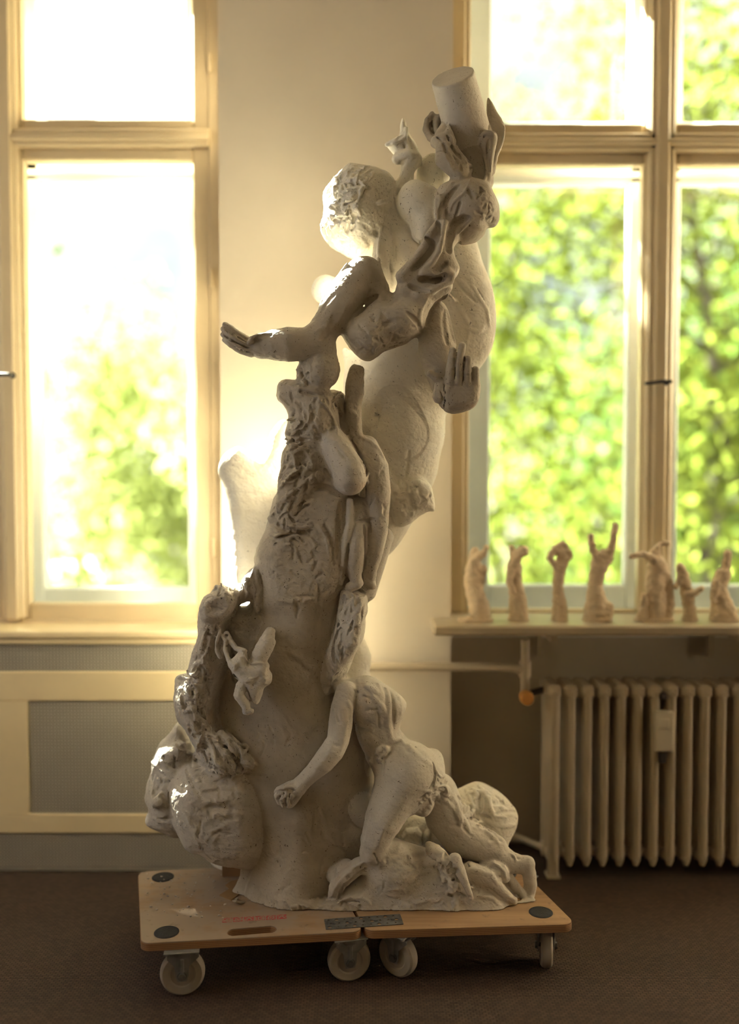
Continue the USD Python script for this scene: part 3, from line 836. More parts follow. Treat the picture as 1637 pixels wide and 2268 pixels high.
blob(F, t, [(777, 810), (792, 808), (806, 815), (807, 840), (806, 872), (801, 899), (803, 954), (812, 1000), (780, 1000), (768, 940), (764, 880), (766, 846)], 60, 21, 18, 8)
for c in ((640, 960, 70, 9), (640, 975, 76, 10), (655, 965, 84, 9), (662, 978, 86, 8), (650, 990, 84, 9)):
    chain(F, t, [c], 4)
chain(F, t, [(655, 1010, 70, 22), (640, 1060, 70, 24), (640, 1110, 66, 26)], 16)
chain(F, t, [(690, 1020, 84, 12), (660, 1075, 86, 12), (620, 1130, 70, 10), (600, 1150, 58, 8)], 8)
chain(F, t, [(700, 1060, 84, 12), (668, 1090, 84, 10), (640, 1140, 72, 12)], 8)
# --- hanging legs
t = T('hanging_legs')
chain(F, t, [(728, 962, 76, 24), (752, 1002, 88, 31), (774, 1042, 98, 36), (775, 1060, 98, 37)], 12)
chain(F, t, [(812, 990, 50, 26), (832, 1036, 58, 29), (838, 1090, 60, 28), (837, 1140, 58, 25), (838, 1180, 56, 21), (832, 1222, 54, 17), (823, 1262, 52, 13), (822, 1286, 52, 10), (825, 1297, 56, 9)], 8)
chain(F, t, [(796, 1130, 50, 30), (792, 1170, 62, 25), (788, 1210, 66, 24), (785, 1245, 64, 21), (786, 1275, 64, 15), (792, 1292, 66, 13), (776, 1300, 66, 11)], 8)
chain(F, t, [(776, 1110, 80, 7), (774, 1160, 82, 8), (766, 1205, 80, 9), (762, 1250, 76, 6), (754, 1290, 70, 5)], 5)
chain(F, t, [(814, 1190, 46, 14), (812, 1250, 46, 11), (812, 1300, 46, 10)], 10)
chain(F, t, [(850, 1190, 10, 22), (830, 1260, 10, 20), (812, 1310, 10, 22)], 10)
# --- leaf fold below
t = T('leaf_fold')
blob(F, t, [(757, 1308), (775, 1308), (800, 1316), (812, 1320), (815, 1344), (812, 1360), (805, 1374), (802, 1403), (794, 1428), (782, 1451), (763, 1473), (736, 1497), (737, 1482), (728, 1458), (728, 1438), (743, 1403), (751, 1354)], 52, 34, 22, 5)
chain(F, t, [(790, 1330, 70, 14), (788, 1370, 80, 17), (780, 1420, 78, 16), (765, 1455, 70, 10)], 8)
blob(F, t, [(768, 1310), (806, 1320), (808, 1400), (786, 1450), (764, 1500), (720, 1540), (700, 1480), (735, 1380)], 10, 50, 40, 16)
# --- ragged figure, left
t = T('ragged_figure')
blob(F, t, [(571, 1262), (577, 1303), (579, 1340), (570, 1357), (562, 1345), (555, 1332), (535, 1338), (522, 1350), (508, 1372), (502, 1400), (512, 1440), (502, 1480), (484, 1530), (479, 1570), (492, 1610), (510, 1625), (530, 1645), (545, 1662), (563, 1690), (558, 1708), (532, 1726), (505, 1736), (487, 1733), (468, 1721), (448, 1691), (434, 1666), (431, 1650), (409, 1611), (394, 1593), (389, 1570), (386, 1548), (388, 1522), (391, 1498), (419, 1488), (427, 1464), (435, 1428), (439, 1405), (438, 1384), (440, 1358), (445, 1342), (461, 1321), (472, 1306), (487, 1296), (503, 1294), (528, 1293), (543, 1273), (560, 1258)], 34, 52, 38, 10)
blob(F, t, [(442, 1345), (450, 1325), (466, 1313), (500, 1306), (520, 1318), (523, 1338), (510, 1362), (490, 1376), (462, 1380), (446, 1370)], 70, 34, 20, 4)
ell(F, None, 482, 1344, 112, 36, 28, 16, 18, 4, 'cut')
chain(F, t, [(566, 1262, 56, 8), (571, 1300, 60, 8), (572, 1330, 62, 9), (570, 1350, 62, 8)], 5)
chain(F, t, [(470, 1400, 70, 22), (452, 1450, 74, 26), (440, 1500, 76, 28), (425, 1550, 74, 26), (430, 1590, 74, 26), (452, 1630, 74, 24)], 16)
chain(F, t, [(455, 1640, 82, 12), (474, 1680, 94, 13), (490, 1705, 92, 15)], 8)
chain(F, t, [(465, 1622, 84, 9), (486, 1650, 92, 10), (498, 1678, 92, 11), (512, 1700, 86, 14)], 6)
chain(F, t, [(490, 1625, 82, 9), (515, 1650, 88, 11), (532, 1668, 86, 12), (548, 1690, 80, 13)], 6)
blob(F, t, [(575, 1250), (610, 1250), (620, 1400), (560, 1480), (520, 1450), (500, 1390), (520, 1345), (555, 1335)], 8, 50, 40, 10)
# --- small figure on it
t = T('small_figure')
chain(F, t, [(598, 1400, 86, 12), (592, 1422, 98, 19), (577, 1452, 106, 20), (568, 1475, 104, 18)], 4)
blob(F, t, [(504, 1463), (514, 1459), (535, 1438), (546, 1444), (553, 1466), (568, 1466), (581, 1463), (596, 1471), (597, 1484), (603, 1496), (599, 1514), (585, 1524), (579, 1544), (570, 1560), (556, 1552), (548, 1530), (535, 1512), (522, 1494), (508, 1478)], 108, 24, 18, 5)
chain(F, t, [(534, 1520, 118, 13), (530, 1540, 122, 13), (545, 1562, 122, 11), (546, 1576, 124, 9), (556, 1575, 126, 7)], 5)
for c in ((528, 1477, 138, 10), (558, 1478, 136, 9), (545, 1488, 138, 6)):
    chain(F, None, [c], 4, 'cut')
chain(F, t, [(487, 1404, 92, 5), (481, 1420, 96, 5), (480, 1440, 98, 5), (488, 1455, 98, 5)], 3)
chain(F, t, [(492, 1408, 94, 4), (500, 1420, 100, 5), (499, 1440, 104, 5), (506, 1462, 108, 5)], 3)
chain(F, t, [(502, 1404, 90, 7), (511, 1420, 96, 6), (522, 1436, 104, 6), (542, 1442, 112, 6)], 3)
# --- boulders
t = T('boulder')
blob(F, t, [(400, 1598), (375, 1625), (354, 1645), (345, 1666), (337, 1687), (337, 1707), (329, 1725), (323, 1764), (331, 1787), (324, 1808), (326, 1818), (337, 1827), (363, 1838), (402, 1850), (445, 1820), (455, 1700), (430, 1645)], -14, 66, 56, 8)
blob(F, t, [(440, 1680), (416, 1688), (397, 1707), (384, 1726), (379, 1748), (379, 1781), (386, 1817), (399, 1845), (409, 1866), (427, 1881), (447, 1885), (466, 1899), (490, 1908), (525, 1914), (570, 1910), (600, 1850), (590, 1760), (550, 1700), (500, 1690)], 30, 80, 62, 8)
chain(F, t, [(347, 1775, 40, 12), (348, 1776, 62, 11)], 3)
chain(F, t, [(395, 1660, 40, 18), (370, 1675, 30, 18)], 8)
t = T('far_boulder')
blob(F, t, [(1002, 1759), (1030, 1744), (1049, 1736), (1066, 1736), (1087, 1744), (1114, 1761), (1137, 1785), (1146, 1802), (1145, 1823), (1135, 1847), (1125, 1871), (1118, 1960), (950, 1960), (930, 1870), (945, 1800)], -58, 58, 48, 6)
blob(F, t, [(880, 1815), (905, 1800), (940, 1805), (960, 1830), (950, 1900), (880, 1900), (850, 1850)], -55, 40, 30, 6)
blob(F, t, [(889, 1852), (899, 1836), (925, 1833), (935, 1845), (931, 1868), (895, 1872)], -12, 18, 6, 2, sm=False)
blob(F, t, [(938, 1845), (950, 1838), (954, 1850), (944, 1868), (935, 1866)], -16, 16, 5, 2)
# --- kneeling figure
t = T('kneeling_figure')
blob(F, t, [(742, 1511), (779, 1502), (808, 1497), (828, 1501), (847, 1513), (866, 1525), (886, 1540), (900, 1557), (897, 1576), (891, 1594), (886, 1613), (893, 1634), (875, 1675), (835, 1690), (815, 1676), (800, 1654), (788, 1620), (782, 1570), (765, 1545), (745, 1535)], 44, 48, 40, 10)
ell(F, t, 815, 1560, 58, 38, 56, 44, 6, 14)
blob(F, t, [(813, 1675), (848, 1650), (888, 1632), (911, 1642), (937, 1651), (962, 1671), (976, 1694), (985, 1714), (980, 1742), (960, 1765), (930, 1792), (900, 1800), (860, 1762), (838, 1728), (822, 1700)], 55, 62, 52, 12)
ell(F, t, 905, 1712, 78, 58, 62, 56, -25, 16)
ell(F, t, 948, 1706, 24, 32, 50, 46, -25, 16)
chain(F, t, [(890, 1725, 80, 58), (872, 1765, 88, 51), (850, 1815, 98, 43), (831, 1860, 104, 33), (823, 1886, 106, 26)], 14)
chain(F, t, [(823, 1888, 102, 26), (870, 1888, 84, 32), (925, 1900, 66, 26), (970, 1908, 54, 18)], 8)
chain(F, t, [(768, 1533, 76, 25), (758, 1570, 88, 26), (754, 1605, 96, 27), (749, 1640, 104, 25), (736, 1663, 110, 27), (716, 1688, 114, 25), (694, 1710, 114, 20), (675, 1728, 112, 18), (660, 1743, 112, 20)], 3)
blob(F, t, [(607, 1751), (624, 1738), (652, 1728), (677, 1745), (668, 1765), (648, 1788), (636, 1787), (620, 1783), (611, 1768)], 104, 18, 15, 4)
for c in ([(625, 1752, 120, 10), (613, 1762, 122, 7), (619, 1776, 116, 7)], [(636, 1756, 122, 10), (625, 1768, 124, 7), (628, 1783, 118, 6)], [(646, 1760, 121, 9), (637, 1772, 123, 7), (639, 1785, 118, 6)], [(655, 1762, 116, 8), (647, 1774, 118, 6), (646, 1784, 114, 5)], [(648, 1742, 122, 9), (630, 1744, 126, 7), (616, 1748, 122, 6)]):
    chain(F, t, c, 2)
chain(F, t, [(970, 1755, 22, 44), (988, 1808, 22, 47), (1018, 1850, 26, 43), (1058, 1872, 32, 38), (1098, 1892, 38, 31), (1130, 1910, 42, 24), (1152, 1914, 44, 20), (1168, 1912, 46, 17)], 10)
chain(F, t, [(1100, 1872, 34, 22), (1070, 1858, 28, 26)], 10)
chain(F, t, [(1166, 1916, 46, 17), (1172, 1935, 48, 16), (1175, 1958, 50, 15), (1170, 1985, 52, 14), (1150, 1996, 58, 10)], 6)
chain(F, t, [(1131, 1945, 56, 9), (1143, 1962, 60, 9), (1158, 1982, 60, 9)], 3)
blob(F, t, [(918, 1772), (945, 1746), (960, 1758), (961, 1785), (945, 1806), (922, 1804), (914, 1792)], 70, 24, 18, 5)
for c in ((968, 1716, 72, 14), (980, 1728, 62, 12), (974, 1742, 68, 13), (986, 1752, 58, 13), (962, 1752, 74, 11), (998, 1764, 48, 10)):
    chain(F, t, [c], 5)
for c in ((840, 1664, 94, 9), (850, 1672, 98, 8), (842, 1682, 98, 9), (846, 1696, 96, 8), (856, 1660, 92, 8)):
    chain(F, t, [c], 4)
chain(F, t, [(818, 1680, 20, 12), (808, 1712, 18, 11), (797, 1742, 16, 9), (794, 1756, 20, 10)], 5)
blob(F, t, [(760, 1775), (790, 1752), (815, 1762), (830, 1790), (815, 1830), (780, 1815)], 36, 34, 30, 12)
# --- reclining base
t = T('reclining_base')
blob(F, t, [(724, 1953), (732, 1938), (760, 1916), (789, 1904), (811, 1899), (850, 1885), (900, 1878), (950, 1886), (1000, 1900), (1050, 1912), (1095, 1925), (1128, 1950), (1150, 1985), (1184, 2000), (1182, 2030), (1126, 2060), (1018, 2070), (903, 2070), (794, 2060), (786, 2034), (792, 2018), (776, 2008), (754, 1999), (735, 1990), (730, 1976)], 26, 92, 56, 12, tilt=(0.0, 0.12))
chain(F, t, [(800, 2030, 106, 13), (880, 2034, 112, 14), (960, 2034, 112, 14), (1040, 2032, 110, 14), (1105, 2026, 104, 15)], 20)
chain(F, t, [(1105, 2022, 96, 14), (1145, 2010, 84, 12), (1178, 2000, 72, 11)], 10)
chain(F, t, [(738, 1990, 96, 12), (742, 1968, 104, 15), (766, 1942, 102, 18), (792, 1918, 96, 18), (818, 1904, 88, 14)], 8)
chain(F, t, [(742, 1940, 84, 18), (768, 1920, 78, 18)], 8)
chain(F, t, [(756, 1994, 98, 11), (776, 1985, 104, 12), (800, 1988, 106, 12), (824, 2008, 104, 10)], 14)
ell(F, t, 870, 1925, 82, 66, 44, 44, 0, 20)
chain(F, t, [(955, 1884, 92, 13), (975, 1895, 98, 16), (985, 1912, 104, 15), (990, 1940, 108, 15)], 5)
chain(F, t, [(950, 1872, 80, 9), (968, 1880, 90, 10)], 5)
chain(F, t, [(1008, 1904, 104, 15), (1018, 1926, 112, 13), (1030, 1955, 116, 9), (1040, 1978, 118, 7), (1043, 1988, 119, 6)], 3)
chain(F, t, [(992, 1955, 116, 11), (1000, 1972, 118, 8), (1010, 1960, 118, 8)], 4)
chain(F, t, [(1040, 1932, 78, 24), (1080, 1945, 82, 22), (1100, 1965, 88, 16), (1122, 1985, 92, 12), (1138, 1994, 92, 9)], 8)
ell(F, t, 1095, 1928, 62, 34, 22, 24, -25, 8)
chain(F, t, [(1092, 1915, 72, 10), (1112, 1925, 72, 11), (1120, 1945, 70, 10)], 5)
chain(F, t, [(1008, 2000, 118, 7), (1012, 2018, 118, 6)], 3)
chain(F, None, [(776, 2012, 130, 7), (786, 2020, 132, 8), (780, 2032, 132, 6)], 2, 'cut')
# --- rear figure in the sun
t = T('rear_figure')
blob(F, t, [(484, 1044), (495, 1010), (515, 995), (530, 990), (560, 1005), (578, 1012), (592, 985), (606, 950), (640, 940), (680, 1100), (640, 1320), (560, 1340), (522, 1300), (512, 1200), (508, 1120), (496, 1076)], -150, 40, 34, 8)
blob(F, t, [(770, 1405), (802, 1410), (817, 1438), (823, 1456), (820, 1500), (840, 1600), (740, 1600), (720, 1450)], -110, 40, 34, 8)
blob(F, t, [(560, 1300), (640, 1250), (760, 1300), (770, 1420), (800, 1600), (800, 1950), (500, 1950), (440, 1700), (480, 1450)], -120, 50, 60, 30)

# ------------------------------------------------------------------ strokes drawn on the surface
RIDGE = [
    # head: rope, band, curls
    ('828,381 818,395 809,406 800,422 793,440 786,458', 5, 5), ('753,437 762,426 780,418 799,412', 4.5, 4), ('760,447 773,442 787,437', 5, 4), ('763,459 762,473 769,488', 3.5, 3.5), ('789,460 793,474 795,488', 5, 4), ('776,478 784,490 776,500', 3, 3),
    ('739,415 741,432 738,446', 5, 5), ('728,432 730,447 734,463 732,489 737,508 752,538', 4.5, 4.5), ('722,470 722,492 727,515 742,540 760,556', 4, 3), ('749,401 762,388 773,376', 7, 5), ('778,382 799,377', 6, 4), ('768,400 782,396 796,404', 4.5, 4), ('785,392 800,392 810,388', 4, 3), ('835,452 848,446 862,444', 5, 5),
    ('760,540 775,556 800,562', 3, 2), ('822,515 828,532 835,520', 3, 2.5),
    # neck and back strands
    ('850,480 842,520 838,560 842,600', 4, 3), ('862,500 866,545 872,590', 3, 2), ('905,470 912,500 918,525 932,540', 3.5, 3), ('985,640 1010,670 1040,720', 3, 2), ('1046,634 1064,664 1078,692 1084,720', 4, 2.5), ('1020,620 1046,650', 3, 2), ('1036,728 1060,735 1070,725', 3, 2.5), ('1038,738 1034,760', 3, 2),
    # collar
    ('994,277 1005,305 1014,330 1030,350 1043,364', 3, 3), ('966,340 980,338 990,350 1000,372', 3.5, 3), ('1068,298 1085,294 1096,300', 4, 3), ('1064,330 1074,350 1078,380 1072,404', 3.5, 3), ('1117,285 1111,315 1096,347', 3, 2), ('1034,362 1044,372 1038,394', 5, 3),
    ('898,306 905,330 912,345', 3, 2.5), ('870,318 890,310', 2.5, 2), ('915,348 902,362 892,385', 3, 2.5),
    # knee
    ('968,425 966,455 968,485', 3.5, 3), ('1002,404 985,430 978,460 974,482', 3, 2.5), ('1042,398 1030,425 1005,448 995,470', 4, 3), ('1012,520 1030,500 1048,482', 3.5, 3), ('1048,498 1065,505 1078,504', 3, 2.5),
    # bent figure
    ('770,582 752,610 728,642 708,680', 4, 2), ('786,640 765,680 748,712', 5, 2.5), ('700,735 720,725 735,735', 3, 2), ('842,700 830,730 822,760', 4, 2.5), ('770,740 790,765 812,780', 4, 2), ('870,735 890,745 908,742', 4, 2.5), ('848,760 830,770 828,785', 4, 3), ('945,665 930,690 930,720', 4, 2.5), ('990,690 998,730 1008,765', 5, 2),
    # headed figure
    ('622,852 650,858 690,862 730,872', 3.5, 2.5), ('640,875 660,905 664,930', 3.5, 2.5), ('703,880 725,905 742,935 748,965', 4, 3.5), ('755,868 757,895 753,910', 2.5, 2.5), ('780,880 776,905 790,920', 3, 2), ('636,930 660,932 672,945', 4, 4), ('634,955 652,958 664,972', 4, 4), ('640,985 660,990 680,1000', 4, 4), ('634,1000 650,1008 655,1040 648,1065', 4, 4), ('672,995 690,1020 694,1045', 4, 3.5), ('622,1078 648,1050 668,1040', 5, 4.5), ('600,1135 640,1095 680,1065 705,1045', 5, 4.5), ('660,1110 668,1085 690,1070', 3.5, 3), ('730,1010 738,1035 750,1055', 4, 3), ('715,1000 730,1035', 3, 2), ('622,1160 660,1168 690,1166', 4, 3), ('640,1168 660,1150', 3, 3), ('595,1162 615,1172 628,1182', 3, 3), ('600,1185 612,1195 606,1206', 3, 3), ('705,1162 722,1190 730,1235', 4, 3), ('690,1185 698,1210', 3, 2), ('610,1185 640,1205 668,1228', 5, 3),
    ('620,1325 650,1332 685,1328', 5, 2.5), ('640,1440 665,1460 690,1465', 9, 2.5), ('672,1470 690,1480 695,1465', 7, 2),
    ('798,967 815,975 835,990 850,1015', 2.5, 2), ('808,1010 790,985 780,960', 3, 2.5),
    # leaf fold
    ('757,1311 751,1356 743,1403 728,1439 728,1459 738,1484', 3.5, 3.5), ('772,1330 758,1372 754,1408 760,1438 774,1452', 3, 3), ('775,1378 765,1412 771,1432 782,1420', 3, 2.5), ('785,1340 800,1360 806,1372', 3, 3), ('776,1312 790,1322 806,1322', 3, 3), ('768,1306 771,1325', 2.5, 2.5), ('735,1498 728,1520 722,1540', 4, 2.5),
    # ragged figure
    ('482,1384 488,1396 484,1410 478,1432', 4, 3.5), ('525,1340 515,1362 494,1376 482,1386', 4, 4), ('472,1310 480,1298 490,1310', 4, 4), ('495,1296 500,1312 512,1318', 4, 4), ('520,1298 523,1320 518,1340', 4, 4), ('543,1278 548,1300 545,1325', 4, 4), ('558,1266 560,1300 565,1330', 4, 4), ('533,1320 540,1308 548,1300', 3, 3),
    ('455,1385 450,1420 440,1455', 5, 4), ('470,1400 462,1432 450,1462 436,1480', 4, 3), ('430,1470 448,1468 460,1480 462,1500', 6, 5), ('395,1500 420,1498 440,1490', 6, 5), ('398,1520 402,1545 400,1570', 5, 5), ('412,1515 420,1540 440,1550', 5, 5), ('432,1530 445,1552 450,1580', 5, 5), ('405,1580 425,1570 440,1590 455,1612', 6, 5), ('415,1610 432,1622 448,1618', 5, 4), ('440,1590 462,1605 470,1620', 4, 4), ('448,1625 438,1650 436,1664', 4, 4), ('455,1622 468,1650 478,1685 490,1700', 5, 5), ('475,1622 490,1645 500,1670 520,1692', 5, 4.5), ('500,1618 525,1645 545,1660', 5, 4), ('535,1650 548,1655 540,1668', 4, 4), ('530,1688 550,1690 560,1705', 5, 4), ('505,1710 530,1715 545,1700', 4, 3),
    ('485,1600 478,1570 484,1540', 4, 2), ('500,1440 510,1470 520,1500', 3, 2),
    ('510,1465 520,1478 516,1492', 3, 3), ('536,1442 542,1455 552,1470', 3, 3), ('552,1472 572,1468 592,1474', 3, 3), ('600,1495 588,1505', 3, 3), ('520,1500 540,1508 556,1505', 3, 2.5),
    # boulders
    ('395,1660 420,1668 440,1680', 4, 3), ('430,1690 404,1708 390,1735', 4, 2), ('452,1776 480,1770 508,1772', 9, 3), ('460,1812 485,1800 505,1806', 9, 3), ('430,1840 440,1870', 4, 2), ('455,1860 480,1840 500,1825', 4, 2), ('395,1800 405,1840', 4, 2), ('344,1720 338,1760 340,1790', 4, 3), ('480,1880 470,1870 480,1850', 3, 2),
    ('1030,1746 1042,1770 1048,1795 1035,1810', 5, 4), ('1060,1740 1080,1770 1090,1800 1120,1810', 6, 3), ('1020,1775 1010,1800 1030,1825 1070,1820', 5, 3), ('1080,1820 1110,1830 1140,1828', 3, 2.5), ('1090,1840 1100,1855 1085,1870', 3, 2), ('1100,1780 1125,1800 1144,1810', 3, 1.5), ('1046,1745 1055,1760 1050,1780', 4, 3),
    # kneeling figure
    ('793,1505 800,1535 796,1560', 4, 2), ('838,1515 845,1545 842,1575', 4, 2.5), ('812,1520 830,1530 840,1545', 6, 2.5), ('825,1545 840,1560 845,1580', 6, 2.5), ('846,1562 852,1580 846,1600', 5, 2.5), ('856,1525 862,1560 858,1600 868,1640', 5, 2.5), ('770,1555 778,1570 776,1590', 4, 2), ('884,1545 888,1580', 4, 2), ('848,1650 870,1640 888,1640', 4, 1.5), ('830,1672 845,1655 858,1660 854,1672', 2.5, 2.5), ('835,1680 848,1690 850,1705', 3, 3), ('905,1650 925,1675 955,1695', 5, 2), ('890,1640 900,1660', 4, 1.5), ('755,1660 762,1640 765,1620', 4, 1.5), ('735,1655 720,1680 700,1700', 4, 1.5), ('760,1635 768,1600', 4, 1.5),
    ('985,1770 1010,1800 1020,1830', 4, 2.5), ('1010,1790 1030,1820 1040,1845', 4, 2), ('1050,1835 1080,1845 1105,1870', 4, 2), ('1130,1890 1140,1898 1142,1908', 3, 3), ('955,1740 950,1760 958,1785', 3, 3), ('965,1705 975,1720 985,1718', 3, 3), ('960,1745 985,1740 992,1756', 3, 3), ('826,1800 815,1850 806,1885', 4, 1.5), ('850,1835 838,1870', 5, 1.5),
    # base
    ('735,1985 742,1966 765,1940 790,1918 812,1904', 3.5, 3), ('760,1935 780,1925 778,1940', 3, 2.5), ('750,2000 776,1986 805,1990 822,2004', 4, 3), ('860,1905 900,1890 940,1890', 5, 2), ('925,1935 950,1930 960,1945', 4, 2.5), ('905,1895 912,1910 935,1905', 4, 2), ('960,1895 975,1905 970,1925', 3, 3), ('985,1885 995,1905 985,1930', 3, 3), ('990,1930 1005,1945 998,1965 1008,1975', 3, 3), ('975,1945 980,1965', 3, 3), ('970,1980 985,2000 1000,2020', 4, 2.5), ('1008,1990 1012,2015', 3, 3), ('1040,1925 1080,1935 1100,1955', 4, 2), ('1060,1985 1090,1990 1105,2005', 4, 2.5), ('1095,1912 1115,1928 1122,1950', 3.5, 3), ('1085,1920 1105,1935', 3, 2), ('880,2010 920,2000 950,1990', 5, 2), ('960,1990 990,2012 1010,2026', 5, 2.5), ('845,1935 840,1920 850,1910', 4, 2),
    # trunk foot
    ('515,1995 545,2002 580,2012 620,2018', 4, 2.5), ('545,1985 552,1955 570,1920', 4, 2), ('700,2012 730,1998 748,1994', 5, 3), ('600,1995 580,1975', 3, 2), ('640,2010 660,2006 690,2014', 4, 3), ('702,1778 716,1810 726,1838', 8, 3), ('722,1840 740,1870 748,1890', 3, 1.5), ('545,1735 520,1745', 4, 2),
]
